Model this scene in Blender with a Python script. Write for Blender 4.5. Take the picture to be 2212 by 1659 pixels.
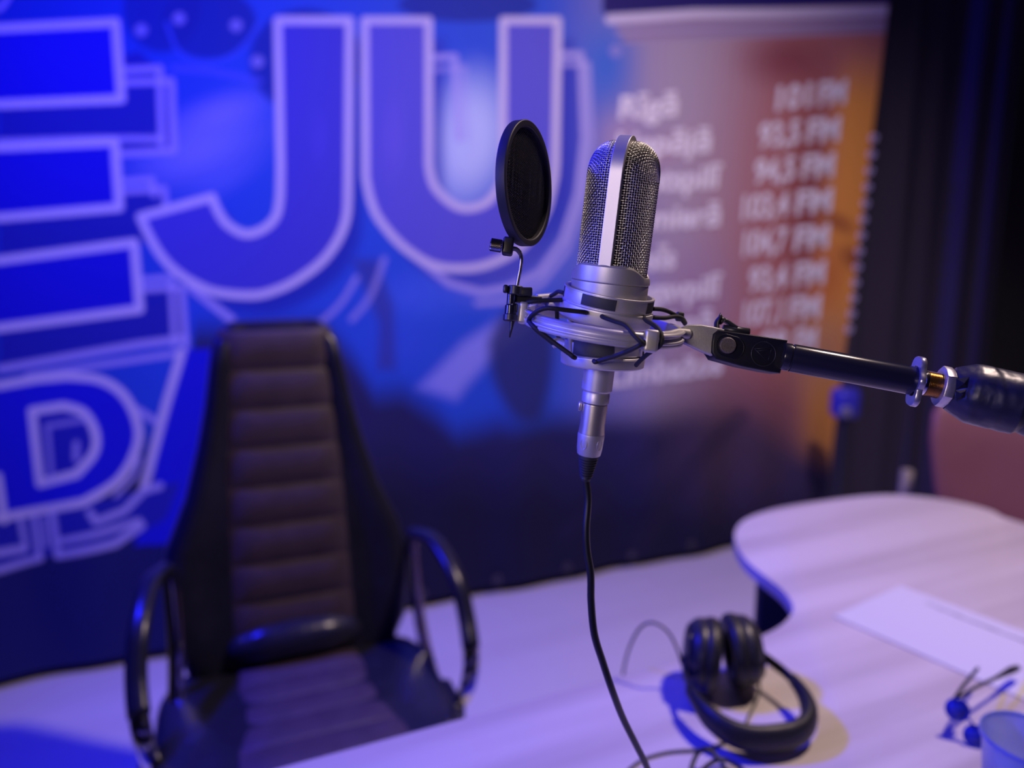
import bpy, bmesh, math, random
import numpy as np
from mathutils import Vector, Matrix
random.seed(7)
rng = np.random.default_rng(7)
SC = bpy.context.scene
COL = SC.collection
for o in list(bpy.data.objects):
    bpy.data.objects.remove(o)

# ------------------------------------------------------------------ camera
F = 1600.0; CX = 1106.0; CY = 829.5
PITCH = math.radians(10)
CAM = np.array([0.0, 0.0, 1.35])
AX = np.array([1.0, 0, 0]); AU = np.array([0, math.sin(PITCH), math.cos(PITCH)]); AW = np.array([0, math.cos(PITCH), -math.sin(PITCH)])
cd = bpy.data.cameras.new('camera')
cam = bpy.data.objects.new('camera', cd); COL.objects.link(cam)
cam.location = CAM; cam.rotation_euler = (math.radians(90) - PITCH, 0, 0)
cd.sensor_fit = 'HORIZONTAL'; cd.sensor_width = 36; cd.lens = 36 * F / 2212
cd.clip_start = 0.02; cd.clip_end = 50
cd.dof.use_dof = True; cd.dof.focus_distance = 0.505; cd.dof.aperture_fstop = 2.55
SC.camera = cam

# ------------------------------------------------------------------ world, lights, exposure
SC.view_settings.view_transform = 'Standard'; SC.view_settings.look = 'None'
SC.view_settings.gamma = 1; SC.view_settings.exposure = 0.0; SC.view_settings.use_curve_mapping = False
w = bpy.data.worlds.new('world'); SC.world = w; w.use_nodes = True
w.node_tree.nodes['Background'].inputs[0].default_value = (0.10, 0.09, 0.30, 1)
w.node_tree.nodes['Background'].inputs[1].default_value = 0.12

def lamp(name, kind, loc, target, color, power, size=0.1, spot=None, blend=0.5):
    l = bpy.data.lights.new(name, kind); l.energy = power; l.color = color
    if kind == 'AREA':
        l.shape = 'DISK'; l.size = size
    else:
        l.shadow_soft_size = size
    if kind == 'SPOT':
        l.spot_size = math.radians(spot); l.spot_blend = blend
    o = bpy.data.objects.new(name, l); COL.objects.link(o); o.location = loc
    d = Vector(target) - Vector(loc); o.rotation_euler = d.to_track_quat('-Z', 'Y').to_euler()
    return o
lamp('blue_stage_lamp', 'SPOT', (-1.62, 1.15, 2.80), (0.50, 1.7, 0.8), (0.014, 0.014, 1.0), 380, 0.07, 125, 0.9)
lamp('warm_stage_lamp', 'SPOT', (1.15, 1.15, 2.98), (0.60, 2.00, 0.9), (1.0, 0.76, 0.66), 168, 0.06, 132, 0.9)
lamp('warm_front_lamp', 'SPOT', (-0.62, -0.72, 1.62), (0.13, 0.5, 1.30), (1.0, 0.80, 0.76), 27, 0.20, 21, 0.4)
lamp('blue_side_lamp', 'SPOT', (-1.35, 0.12, 1.62), (0.10, 0.52, 1.30), (0.08, 0.09, 1.0), 110, 0.26, 26, 0.5)

# ------------------------------------------------------------------ photo helpers
def ray(px, py):
    return (px - CX) / F * AX - (py - CY) / F * AU + AW
def pt(px, py, depth):
    return CAM + depth * ray(px, py)
def onz(px, py, z):
    r = ray(px, py); return CAM + r * (z - CAM[2]) / r[2]
BD = np.array([math.sin(math.radians(67)), math.cos(math.radians(67)), 0.0])   # direction the banner runs
BN = np.array([BD[1], -BD[0], 0.0])                                            # its normal, towards the camera
B0 = np.array([0, 2.8, 0.0])
def onb(px, py, off=0.0):
    r = ray(px, py); o = B0 + BN * off
    return CAM + r * ((o - CAM) @ BN) / (r @ BN)
def proj(p):
    q = np.asarray(p) - CAM; d = q @ AW
    return CX + F * (q @ AX) / d, CY - F * (q @ AU) / d

# ------------------------------------------------------------------ materials
def s2l(c):
    return tuple((x / 12.92 if x <= 0.04045 else ((x + 0.055) / 1.055) ** 2.4) for x in c)
def mat(name, rgb, rough=0.5, metal=0.0, noise=None, bump=None, coat=0.0, spec=0.5, trans=0.0):
    m = bpy.data.materials.new(name); m.use_nodes = True
    nt = m.node_tree; b = nt.nodes['Principled BSDF']
    b.inputs['Base Color'].default_value = (*rgb, 1); b.inputs['Roughness'].default_value = rough
    b.inputs['Metallic'].default_value = metal; b.inputs['Coat Weight'].default_value = coat
    b.inputs['Specular IOR Level'].default_value = spec
    b.inputs['Transmission Weight'].default_value = trans
    if noise or bump:
        tc = nt.nodes.new('ShaderNodeTexCoord')
    if noise:      # (scale, amount)
        n = nt.nodes.new('ShaderNodeTexNoise'); n.inputs['Scale'].default_value = noise[0]; n.inputs['Detail'].default_value = 4
        mx = nt.nodes.new('ShaderNodeMix'); mx.data_type = 'RGBA'
        mx.inputs[6].default_value = (*[c * (1 - noise[1]) for c in rgb], 1)
        mx.inputs[7].default_value = (*[min(1, c * (1 + noise[1])) for c in rgb], 1)
        nt.links.new(tc.outputs['Object'], n.inputs['Vector']); nt.links.new(n.outputs['Fac'], mx.inputs[0])
        nt.links.new(mx.outputs[2], b.inputs['Base Color'])
    if bump:       # (scale, distance)
        n2 = nt.nodes.new('ShaderNodeTexNoise'); n2.inputs['Scale'].default_value = bump[0]; n2.inputs['Detail'].default_value = 3
        bp = nt.nodes.new('ShaderNodeBump'); bp.inputs['Distance'].default_value = bump[1]; bp.inputs['Strength'].default_value = 0.6
        nt.links.new(tc.outputs['Object'], n2.inputs['Vector']); nt.links.new(n2.outputs['Fac'], bp.inputs['Height'])
        nt.links.new(bp.outputs['Normal'], b.inputs['Normal'])
    return m
M_SILVER = mat('satin_silver', (0.60, 0.58, 0.60), 0.43, 0.65, noise=(2500, 0.05), bump=(5000, 0.000012))
M_CAST = mat('cast_silver', (0.50, 0.48, 0.49), 0.5, 0.45, noise=(700, 0.15), bump=(1100, 0.00015))
M_WIRE = mat('grille_wire', (0.80, 0.77, 0.72), 0.28, 1.0)
M_DARKMESH = mat('inner_screen', (0.012, 0.012, 0.02), 0.7, 0.0)
M_CHROME = mat('polished_chrome', (0.82, 0.80, 0.80), 0.12, 1.0)
M_XLR = mat('nickel', (0.80, 0.74, 0.64), 0.36, 0.9)
M_BRASS = mat('brass_thread', (0.62, 0.42, 0.20), 0.25, 1.0)
M_BLACK = mat('black_plastic', (0.022, 0.022, 0.034), 0.38)
M_BLACKS = mat('black_satin_block', (0.009, 0.009, 0.020), 0.42, noise=(300, 0.2), bump=(3000, 0.00003), spec=0.35)
M_BLACKG = mat('black_gloss_tube', (0.014, 0.014, 0.028), 0.2)
M_RUBBER = mat('black_rubber', (0.022, 0.022, 0.03), 0.55, bump=(2500, 0.00008))
M_CORD = mat('black_elastic_cord', (0.007, 0.007, 0.014), 0.7, bump=(3000, 0.0002))
M_TAPE = mat('black_tape', (0.018, 0.018, 0.032), 0.36, bump=(60, 0.0012))
M_CABLE = mat('black_cable', (0.014, 0.014, 0.02), 0.4)
M_POPMESH = mat('pop_filter_mesh', (0.05, 0.05, 0.065), 0.35, 0.6)
M_POPBACK = mat('pop_filter_backing', (0.008, 0.008, 0.012), 0.8)
M_POPRIM = mat('matte_black_rim', (0.020, 0.020, 0.034), 0.5)
M_STEEL = mat('dark_steel', (0.30, 0.27, 0.25), 0.3, 1.0)
M_NUT = mat('zinc_plated_steel', (0.55, 0.53, 0.55), 0.3, 0.8, noise=(400, 0.15))
M_SCREW = mat('dark_screw', (0.16, 0.14, 0.15), 0.55, 0.6, noise=(900, 0.5), bump=(1500, 0.0003))
M_LEATHER = mat('black_leather', (0.016, 0.016, 0.036), 0.30, noise=(30, 0.3), bump=(60, 0.0015))
M_BROWN = mat('brown_leather', (0.064, 0.042, 0.076), 0.5, noise=(25, 0.3), bump=(80, 0.001))
M_RED = mat('red_leather', (0.25, 0.10, 0.085), 0.45, noise=(8, 0.12), bump=(60, 0.001))
M_CURTAIN = mat('black_curtain', (0.045, 0.038, 0.095), 0.95)
M_WALL = mat('dark_wall', (0.05, 0.05, 0.06), 0.9, noise=(4, 0.15))
M_CEIL = mat('dark_ceiling', (0.06, 0.06, 0.07), 0.9, noise=(3, 0.1))
M_PAPER = mat('white_paper', (0.66, 0.65, 0.70), 0.8)
M_INK = mat('pencil_writing', (0.30, 0.29, 0.33), 0.8)
M_POST = mat('pale_wood', (0.40, 0.36, 0.26), 0.6, noise=(20, 0.15))
M_EDGE = mat('table_edge_band', (0.55, 0.52, 0.55), 0.5, noise=(30, 0.1))
M_LEG = mat('dark_table_leg', (0.02, 0.02, 0.028), 0.6)
M_GLASS = mat('translucent_cup', (0.45, 0.55, 1.0), 0.25, trans=0.75)  # blue light passing through the cup is put into its colour
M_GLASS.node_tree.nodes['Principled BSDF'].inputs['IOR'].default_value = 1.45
M_WATER = mat('water', (0.85, 0.92, 1.0), 0.0, trans=1.0)
M_WATER.node_tree.nodes['Principled BSDF'].inputs['IOR'].default_value = 1.33
M_LENS = mat('blue_tinted_lens', (0.02, 0.03, 0.35), 0.15)
M_LACE = mat('pale_lace_cord', (0.7, 0.68, 0.75), 0.6)
M_FOAM = mat('ear_pad_vinyl', (0.015, 0.015, 0.02), 0.45, bump=(80, 0.001))
M_INKW = mat('white_print', (0.90, 0.88, 0.92), 0.6)

def wood(name, a, b, ang, scale, along=0.06, rough=0.45):
    m = bpy.data.materials.new(name); m.use_nodes = True; nt = m.node_tree; bs = nt.nodes['Principled BSDF']
    tc = nt.nodes.new('ShaderNodeTexCoord'); mp = nt.nodes.new('ShaderNodeMapping'); mp.vector_type = 'TEXTURE'
    mp.inputs['Rotation'].default_value = (0, 0, ang); mp.inputs['Scale'].default_value = (1 / along, 1, 1)
    n = nt.nodes.new('ShaderNodeTexNoise'); n.inputs['Scale'].default_value = scale; n.inputs['Detail'].default_value = 5
    cr = nt.nodes.new('ShaderNodeValToRGB'); cr.color_ramp.elements[0].position = 0.32; cr.color_ramp.elements[1].position = 0.62
    cr.color_ramp.elements[0].color = (*a, 1); cr.color_ramp.elements[1].color = (*b, 1)
    nt.links.new(tc.outputs['Object'], mp.inputs['Vector']); nt.links.new(mp.outputs['Vector'], n.inputs['Vector'])
    nt.links.new(n.outputs['Fac'], cr.inputs['Fac']); nt.links.new(cr.outputs['Color'], bs.inputs['Base Color'])
    bs.inputs['Roughness'].default_value = rough
    return m
GRAIN = math.atan2(0.235, 0.523)
M_TABLE = wood('pale_ash_laminate', (0.43, 0.37, 0.37), (0.68, 0.62, 0.62), GRAIN, 9)
M_FLOOR = wood('pale_floor_laminate', (0.72, 0.66, 0.64), (0.80, 0.75, 0.72), GRAIN, 4, 0.1, 0.55)

# ------------------------------------------------------------------ geometry helpers
class G:
    def __init__(s): s.v = []; s.f = []; s.n = 0
    def add(s, v, f):
        v = np.asarray(v, float).reshape(-1, 3)
        s.v.append(v); s.f += [tuple(int(i) + s.n for i in q) for q in f]; s.n += len(v); return s
    def verts(s): return np.concatenate(s.v) if s.v else np.zeros((0, 3))

def abs_loc(o):
    p = np.zeros(3)
    while o is not None:
        p += np.array(o.location); o = o.parent
    return p
def link(name, g, m, parent=None, origin=None, smooth=True, sharp=None):
    base = abs_loc(parent) if parent is not None else (np.array(origin, float) if origin is not None else np.zeros(3))
    v = g.verts() - base
    me = bpy.data.meshes.new(name); me.from_pydata(v.tolist(), [], g.f); me.update()
    me.materials.append(m)
    if smooth:
        me.shade_smooth()
        if sharp is not None:
            me.set_sharp_from_angle(angle=math.radians(sharp))
    o = bpy.data.objects.new(name, me); COL.objects.link(o)
    if parent is not None: o.parent = parent
    elif origin is not None: o.location = origin
    return o
def thing(name, label, cat, loc, group=None):
    o = bpy.data.objects.new(name, None); COL.objects.link(o); o.location = loc
    o.empty_display_size = 0.05
    o['label'] = label; o['category'] = cat
    if group: o['group'] = group
    return o
def tag(o, label, cat, group=None, kind=None):
    o['label'] = label; o['category'] = cat
    if group: o['group'] = group
    if kind: o['kind'] = kind
    return o
def structure(o): o['kind'] = 'structure'; return o

class Frame:
    """local millimetres -> world; x right, y away from the camera, z up the axis"""
    def __init__(s, o, ex, ey, ez): s.o, s.ex, s.ey, s.ez = o, ex, ey, ez
    def __call__(s, p):
        p = np.asarray(p, float).reshape(-1, 3) / 1000.0
        return s.o + p[:, :1] * s.ex + p[:, 1:2] * s.ey + p[:, 2:3] * s.ez
    def yaw(s, a):
        c, n = math.cos(a), math.sin(a)
        return Frame(s.o, c * s.ex - n * s.ey, n * s.ex + c * s.ey, s.ez)
    def z_of(s, py):
        lo, hi = -400.0, 400.0
        for _ in range(60):
            mid = (lo + hi) / 2
            if proj(s([0, 0, mid])[0])[1] > py: lo = mid
            else: hi = mid
        return (lo + hi) / 2
def frame(px, py, depth, slope, dip):
    """a round thing seen at that pixel: slope of its rim in the image, dip = how open its ellipse looks"""
    v = ray(px, py); v = v / np.linalg.norm(v); vc = (v @ AX, v @ AU, v @ AW)
    r = math.atan(slope); e1 = np.array([math.cos(r), -math.sin(r), 0]); e2 = np.array([math.sin(r), math.cos(r), 0])
    s_ = e2 @ np.array(vc); c_ = vc[2]
    b = math.asin(dip / math.hypot(s_, c_)) + math.atan2(s_, c_)
    a = math.cos(b) * e2 - math.sin(b) * np.array([0, 0, 1.0])
    W_ = lambda q: q[0] * AX + q[1] * AU + q[2] * AW
    ex, ez = W_(e1), W_(a); ey = np.cross(ez, ex)
    return Frame(pt(px, py, depth), ex, ey, ez)
def axis_frame(p, zdir, xhint):
    ez = np.array(zdir, float); ez /= np.linalg.norm(ez)
    ex = np.array(xhint, float); ex -= ez * (ex @ ez); ex /= np.linalg.norm(ex)
    return Frame(np.array(p, float), ex, np.cross(ez, ex), ez)
WORLD_MM = Frame(np.zeros(3), np.array([1., 0, 0]), np.array([0, 1., 0]), np.array([0, 0, 1.]))

def lathe(g, fr, prof, segs=64, closed=False, t0=0, t1=360):
    full = abs(t1 - t0) >= 360
    n = segs if full else segs + 1
    th = np.radians(np.linspace(t0, t1, n, endpoint=not full))
    V = []
    for r, z in prof:
        V.append(np.stack([r * np.sin(th), -r * np.cos(th), np.full(n, z)], 1))
    V = np.concatenate(V); m = len(prof); Fc = []
    rows = m if closed else m - 1
    for i in range(rows):
        a, b = i * n, ((i + 1) % m) * n
        for j in range(n if full else n - 1):
            k = (j + 1) % n
            Fc.append((a + j, a + k, b + k, b + j))
    if not full and closed:
        Fc.append(tuple(i * n for i in range(m))); Fc.append(tuple(i * n + n - 1 for i in reversed(range(m))))
    g.add(fr(V), Fc); return g
def rnd(pts, r, k=3):
    """round the corners of a closed profile polygon"""
    out = []; n = len(pts); pts = [np.array(p, float) for p in pts]
    for i in range(n):
        p, a, b = pts[i], pts[i - 1], pts[(i + 1) % n]
        da, db = a - p, b - p; la, lb = np.linalg.norm(da), np.linalg.norm(db)
        rr = min(r, la * 0.45, lb * 0.45); A = p + da / la * rr; B = p + db / lb * rr
        for t in np.linspace(0, 1, k + 1): out.append(tuple((1 - t) ** 2 * A + 2 * t * (1 - t) * p + t * t * B))
    return out
def smooth_path(P, n=8):
    P = np.array(P, float); out = []
    for i in range(len(P) - 1):
        p0 = P[max(i - 1, 0)]; p1 = P[i]; p2 = P[i + 1]; p3 = P[min(i + 2, len(P) - 1)]
        for t in np.linspace(0, 1, n, endpoint=False):
            out.append(0.5 * ((2 * p1) + (-p0 + p2) * t + (2 * p0 - 5 * p1 + 4 * p2 - p3) * t * t + (-p0 + 3 * p1 - 3 * p2 + p3) * t ** 3))
    out.append(P[-1]); return np.array(out)
def tube(g, P, r, sides=10, closed=False, caps=True, flat=None, up=None):
    P = np.asarray(P, float); n = len(P); r = np.broadcast_to(np.asarray(r, float), (n,))
    if closed: T = np.roll(P, -1, 0) - np.roll(P, 1, 0)
    else:
        T = np.gradient(P, axis=0)
    T /= np.linalg.norm(T, axis=1, keepdims=True) + 1e-12
    N = np.zeros_like(P)
    h = np.array([0, 0, 1.0]) if up is None else np.array(up, float)
    if abs(T[0] @ h) > 0.95: h = np.array([1.0, 0, 0])
    v = h - T[0] * (h @ T[0]); v /= np.linalg.norm(v)
    for i in range(n):
        if up is not None:
            v = h - T[i] * (h @ T[i])
        else: v = v - T[i] * (v @ T[i])
        v = v / (np.linalg.norm(v) + 1e-12); N[i] = v
    Bn = np.cross(T, N); th = np.linspace(0, 2 * math.pi, sides, endpoint=False)
    f1, f2 = (1, 1) if flat is None else flat
    V = P[:, None, :] + r[:, None, None] * (f1 * np.cos(th)[None, :, None] * N[:, None, :] + f2 * np.sin(th)[None, :, None] * Bn[:, None, :])
    Fc = []
    for i in range(n if closed else n - 1):
        a = i * sides; b = ((i + 1) % n) * sides
        for j in range(sides):
            k = (j + 1) % sides; Fc.append((a + j, b + j, b + k, a + k))
    if caps and not closed:
        Fc.append(tuple(range(sides))); Fc.append(tuple(reversed([(n - 1) * sides + j for j in range(sides)])))
    g.add(V.reshape(-1, 3), Fc); return g
def from_bm(g, bm, fr):
    bm.verts.index_update()
    v = [tuple(x.co) for x in bm.verts]; f = [tuple(x.index for x in q.verts) for q in bm.faces]
    bm.free(); g.add(fr(v), f); return g
def box(g, fr, c, s, bev=0.0, seg=2):
    bm = bmesh.new(); bmesh.ops.create_cube(bm, size=1)
    bmesh.ops.scale(bm, vec=s, verts=bm.verts); bmesh.ops.translate(bm, vec=c, verts=bm.verts)
    if bev > 0: bmesh.ops.bevel(bm, geom=bm.edges[:] + bm.verts[:], offset=bev, segments=seg, affect='EDGES', profile=0.5)
    return from_bm(g, bm, fr)
def slab(g, fr, poly, z0, z1, bev=0.0, seg=2):
    bm = bmesh.new(); vs = [bm.verts.new((x, y, z0)) for x, y in poly]; f = bm.faces.new(vs)
    r = bmesh.ops.extrude_face_region(bm, geom=[f]); top = [e for e in r['geom'] if isinstance(e, bmesh.types.BMVert)]
    bmesh.ops.translate(bm, vec=(0, 0, z1 - z0), verts=top); bmesh.ops.recalc_face_normals(bm, faces=bm.faces)
    if bev > 0:
        ed = [e for e in bm.edges if abs(e.verts[0].co.z - e.verts[1].co.z) < 1e-9]
        bmesh.ops.bevel(bm, geom=ed, offset=bev, segments=seg, affect='EDGES', profile=0.5)
    return from_bm(g, bm, fr)
def loft(g, rings, cap=True):
    n = len(rings[0]); Fc = []
    for i in range(len(rings) - 1):
        for j in range(n):
            k = (j + 1) % n; Fc.append((i * n + j, i * n + k, (i + 1) * n + k, (i + 1) * n + j))
    if cap:
        Fc.append(tuple(reversed(range(n)))); Fc.append(tuple((len(rings) - 1) * n + j for j in range(n)))
    g.add(np.concatenate([np.asarray(r, float) for r in rings]), Fc); return g

# ================================================================== THE ROOM
def quadgrid(p0, du, dv, nu, nv, disp=None):
    u = np.linspace(0, 1, nu); v = np.linspace(0, 1, nv); U_, V_ = np.meshgrid(u, v)
    P = p0 + U_[..., None] * du + V_[..., None] * dv
    if disp is not None: P = P + disp(U_, V_)
    idx = np.arange(nu * nv).reshape(nv, nu)
    f = np.stack([idx[:-1, :-1], idx[:-1, 1:], idx[1:, 1:], idx[1:, :-1]], -1).reshape(-1, 4)
    return P.reshape(-1, 3), f
g = G(); box(g, WORLD_MM, (300, 1400, -50), (7600, 7000, 100)); structure(link('floor', g, M_FLOOR, smooth=False))
g = G(); box(g, WORLD_MM, (300, 1400, 3150), (7600, 7000, 100)); structure(link('ceiling', g, M_CEIL, smooth=False))
for nm, c, s in (('wall_left', (-3150, 1400, 1550), (100, 7000, 3100)), ('wall_right', (3750, 1400, 1550), (100, 7000, 3100)),
                 ('wall_back', (300, 4950, 1550), (7600, 100, 3100)), ('wall_front', (300, -2150, 1550), (7600, 100, 3100))):
    g = G(); box(g, WORLD_MM, c, s); structure(link(nm, g, M_WALL, smooth=False))

# black curtain hung behind the banner, running on to the right
def cur(U_, V_):
    a = 0.03 * np.sin(U_ * 150) + 0.018 * np.sin(U_ * 67 + 1.3) + 0.008 * np.sin(U_ * 311 + V_ * 4)
    return a[..., None] * BN * (0.6 + 0.4 * V_[..., None])
p0 = B0 - BN * 0.16 - BD * 2.6 + np.array([0, 0, 0.02])
v, f = quadgrid(p0, BD * 5.6, np.array([0, 0, 2.95]), 420, 12, cur)
g = G(); g.add(v, f.tolist())
tag(link('curtain', g, M_CURTAIN), 'long black pleated curtain hanging behind the printed banner', 'curtain')

# ------------------------------------------------------------------ the banner
def right_edge(z): return np.interp(z, [0.0, 0.9, 1.15, 2.42, 2.8], [1.67, 1.705, 1.725, 1.80, 1.82])
NU, NV = 900, 620
zz = np.linspace(0.035, 2.8, NV); uu = np.linspace(0, 1, NU)
Zg = np.repeat(zz[:, None], NU, 1); Tg = -2.25 + uu[None, :] * (right_edge(Zg) + 2.25)
flatP = B0 + Tg[..., None] * BD + Zg[..., None] * np.array([0, 0, 1.0])
q = flatP - CAM; dd = q @ AW
PX = CX + F * (q @ AX) / dd; PY = CY - F * (q @ AU) / dd
X_ = PX.ravel(); Y_ = PY.ravel()
colr = np.zeros((X_.size, 3))
def smooth(e0, e1, x):
    t = np.clip((x - e0) / (e1 - e0), 0, 1); return t * t * (3 - 2 * t)
def ink(mask, c):
    global colr
    c = np.array(s2l([k / 255 for k in c])); colr = colr * (1 - mask[:, None]) + c * mask[:, None]
def dist(P):
    d = np.full(X_.shape, 1e9)
    for (x0, y0), (x1, y1) in zip(P[:-1], P[1:]):
        dx, dy = x1 - x0, y1 - y0; L = dx * dx + dy * dy + 1e-9
        t = np.clip(((X_ - x0) * dx + (Y_ - y0) * dy) / L, 0, 1)
        d = np.minimum(d, (X_ - x0 - t * dx) ** 2 + (Y_ - y0 - t * dy) ** 2)
    return np.sqrt(d)
def inside(P):
    r = np.zeros(X_.shape, bool); P = list(P)
    for (x0, y0), (x1, y1) in zip(P, P[1:] + P[:1]):
        if y0 == y1: continue
        c = ((y0 > Y_) != (y1 > Y_)) & (X_ < (x1 - x0) * (Y_ - y0) / (y1 - y0) + x0); r ^= c
    return r
def fill(P, c, a=1.0, soft=0):
    m = inside(P).astype(float)
    if soft:
        d = dist(list(P) + [P[0]]); m = np.where(m > 0.5, 0.5 + 0.5 * np.clip(d / soft, 0, 1), 0.5 - 0.5 * np.clip(d / soft, 0, 1))
    ink(m * a, c)
def line(P, wd, c, a=1.0, close=False):
    P = list(P) + ([P[0]] if close else [])
    ink((1 - smooth(wd / 2 - 2, wd / 2 + 2, dist(P))) * a, c)
def blob(x, y, rx, ry, c, a=1.0, rot=0, hard=0.0):
    cs, sn = math.cos(rot), math.sin(rot); dx, dy = X_ - x, Y_ - y
    r = np.hypot((dx * cs + dy * sn) / rx, (-dx * sn + dy * cs) / ry)
    ink((1 - smooth(hard, 1.0, r)) * a, c)
def curve(P, n=6): return [tuple(p) for p in smooth_path(P, n)]
# printed picture: blue stage haze, lilac centre, orange right, dark crowd below
ink(np.ones(X_.shape), (44, 92, 208))
ink(1 - smooth(0, 700, X_ + 0.2 * Y_), (22, 60, 180))
ink(smooth(1150, 1480, X_), (178, 164, 180))
ink(smooth(1440, 1720, X_ + 0.10 * (Y_ - 400)), (184, 118, 112))
blob(1745, 430, 80, 380, (140, 66, 66), 0.8, 0.08)
ink(smooth(1790, 1860, X_ + 0.12 * (Y_ - 100)) * smooth(60, 240, Y_), (238, 164, 76))
blob(1770, 760, 130, 160, (186, 140, 112), 0.8, 0.2)
blob(1790, 600, 60, 120, (196, 104, 62), 0.6, 0.2)
blob(1700, 130, 150, 90, (140, 70, 80), 0.8)
blob(1850, 560, 60, 40, (130, 50, 45), 0.8, 0.6)
blob(1810, 480, 70, 30, (140, 60, 50), 0.7, 0.5)
blob(1420, 330, 160, 60, (185, 150, 165), 0.6, -0.4)
blob(1340, 290, 80, 120, (190, 165, 185), 0.7)
blob(1500, 640, 130, 190, (170, 140, 175), 0.6)
blob(1340, 640, 120, 170, (165, 155, 215), 0.8)
blob(1310, 140, 100, 170, (58, 116, 212), 0.9)
blob(430, 320, 230, 110, (140, 150, 225), 0.9, -0.35)
blob(480, 240, 150, 60, (165, 165, 235), 0.5, -0.3)
blob(480, 390, 150, 50, (110, 130, 225), 0.5, -0.5)
blob(1010, 300, 130, 210, (205, 226, 244), 1.0, 0.15, 0.2)
blob(1080, 560, 210, 140, (150, 155, 235), 0.8)
blob(900, 640, 160, 80, (70, 110, 225), 0.8)
blob(870, 740, 120, 90, (55, 95, 215), 0.7)
for (x, y, rx, ry) in ((450, 50, 112, 82), (660, 130, 130, 120), (350, 20, 90, 100), (1010, 10, 160, 40)):
    blob(x, y, rx, ry, (24, 46, 150), 0.85, 0, 0.86)
line(curve([(360, 50), (385, 110), (430, 135), (480, 130), (525, 100), (560, 50)]), 9, (70, 100, 220), 0.7)
line([(375, 148), (450, 152), (560, 175)], 16, (90, 105, 220), 0.6)
for (x, y) in ((305, 65), (387, 40), (510, 55), (556, 133), (1330, 110)): blob(x, y, 15, 15, (150, 150, 215), 0.85, 0, 0.8)
# beam and dark crowd
fill([(905, 838), (985, 862), (1010, 830), (1075, 760), (1150, 700), (1080, 690), (1000, 740)], (160, 165, 240), 0.85, 14)
fill([(760, 560), (815, 560), (850, 660), (855, 800), (815, 800), (820, 700)], (62, 66, 150), 0.75, 10)
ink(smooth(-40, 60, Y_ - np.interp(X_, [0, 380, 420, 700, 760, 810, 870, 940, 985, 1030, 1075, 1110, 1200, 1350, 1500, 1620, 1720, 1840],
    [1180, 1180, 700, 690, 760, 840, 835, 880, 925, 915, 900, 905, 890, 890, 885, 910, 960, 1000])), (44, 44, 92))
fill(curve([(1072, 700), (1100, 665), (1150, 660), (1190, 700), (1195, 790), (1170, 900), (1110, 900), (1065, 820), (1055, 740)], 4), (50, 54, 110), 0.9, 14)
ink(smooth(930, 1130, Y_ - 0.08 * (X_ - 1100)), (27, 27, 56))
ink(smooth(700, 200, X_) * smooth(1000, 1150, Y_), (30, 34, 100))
blob(1600, 960, 300, 230, (84, 66, 84), 0.9)
line([(1380, 1180), (1500, 1000), (1600, 900)], 40, (44, 38, 66), 0.4)  # these diagonal strokes are fold shade painted into the cloth colour
line([(1220, 1150), (1330, 1050), (1420, 960)], 34, (40, 40, 74), 0.4)
# top of the right-hand column
fill([(1300, -300), (1302, 30), (1925, 8), (2050, -300)], (40, 32, 110))
WH = (222, 216, 232)
fill([(1325, 46), (1350, 92), (1912, 70), (1920, 20)], (150, 130, 165), 0.8)
line([(1318, 42), (1500, 30), (1700, 28), (1916, 22)], 22, WH, 0.95)
line([(1335, 70), (1560, 61), (1910, 50)], 8, (190, 180, 205), 0.8)
line([(1350, 89), (1560, 80), (1910, 66)], 9, (175, 160, 185), 0.8)
# ---- big letters
LB = (76, 74, 196); SH = (36, 40, 160); EC = (190, 184, 235)
def letter(P, c=LB, wd=19, hole=None):
    fill(P, c); 
    line(P, wd, WH, 1, True)
dJ = curve([(752, 411), (748, 470), (729, 520), (695, 565), (646, 602), (600, 625), (547, 638), (470, 632), (425, 615), (382, 588), (350, 555), (325, 515), (303, 468)])
J = [(600, 44), (755, 44)] + dJ + [(458, 426)] + curve([(465, 445), (488, 482), (529, 505), (570, 494), (597, 465), (605, 420)]) + [(606, 353)]
U = [(788, 44), (926, 44), (926, 353)] + curve([(928, 370), (940, 405), (976, 440), (1011, 450), (1052, 437), (1081, 400)]) + [(1087, 350), (1087, 44), (1205, 44), (1200, 353)] + \
    curve([(1198, 380), (1181, 450), (1150, 505), (1117, 540), (1058, 570), (999, 580), (934, 572), (870, 532), (820, 475), (800, 430), (790, 382)])
def shift(P, dx, dy): return [(x + dx, y + dy) for x, y in P]
# drop shadows, then echo outlines, then faces
fill([(0, 200), (300, 110), (372, 175), (375, 322), (0, 345)], SH, 0.9); fill([(0, 420), (355, 405), (358, 520), (0, 560)], SH, 0.9)
fill([(0, 640), (395, 620), (398, 735), (0, 800)], SH, 0.95)
fill(shift(J, 30, 40), SH, 0.75, 14); fill(shift(U, 32, 42), (48, 52, 170), 0.7, 14)
fill([(1205, 120), (1262, 125), (1262, 300), (1245, 400), (1205, 500)], (60, 64, 185), 0.6, 12)
line([(270, 152), (345, 148), (350, 310)], 15, EC, 0.85); line([(270, 178), (370, 175), (375, 325), (245, 333)], 15, EC, 0.85)
line([(270, 392), (328, 388), (333, 420)], 14, EC, 0.8); line([(270, 413), (354, 408), (358, 440)], 14, EC, 0.8)
line([(0, 306), (200, 300), (350, 300)], 14, EC, 0.8)
line([(305, 605), (370, 600), (378, 745)], 14, EC, 0.8); line([(305, 625), (392, 620), (402, 760)], 14, EC, 0.85)
line([(0, 797), (180, 765), (300, 744), (400, 731)], 17, EC, 0.85); line([(60, 812), (200, 790), (392, 762)], 14, EC, 0.8)
line([(411, 620), (455, 655), (500, 690)], 17, EC, 0.85)
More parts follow.
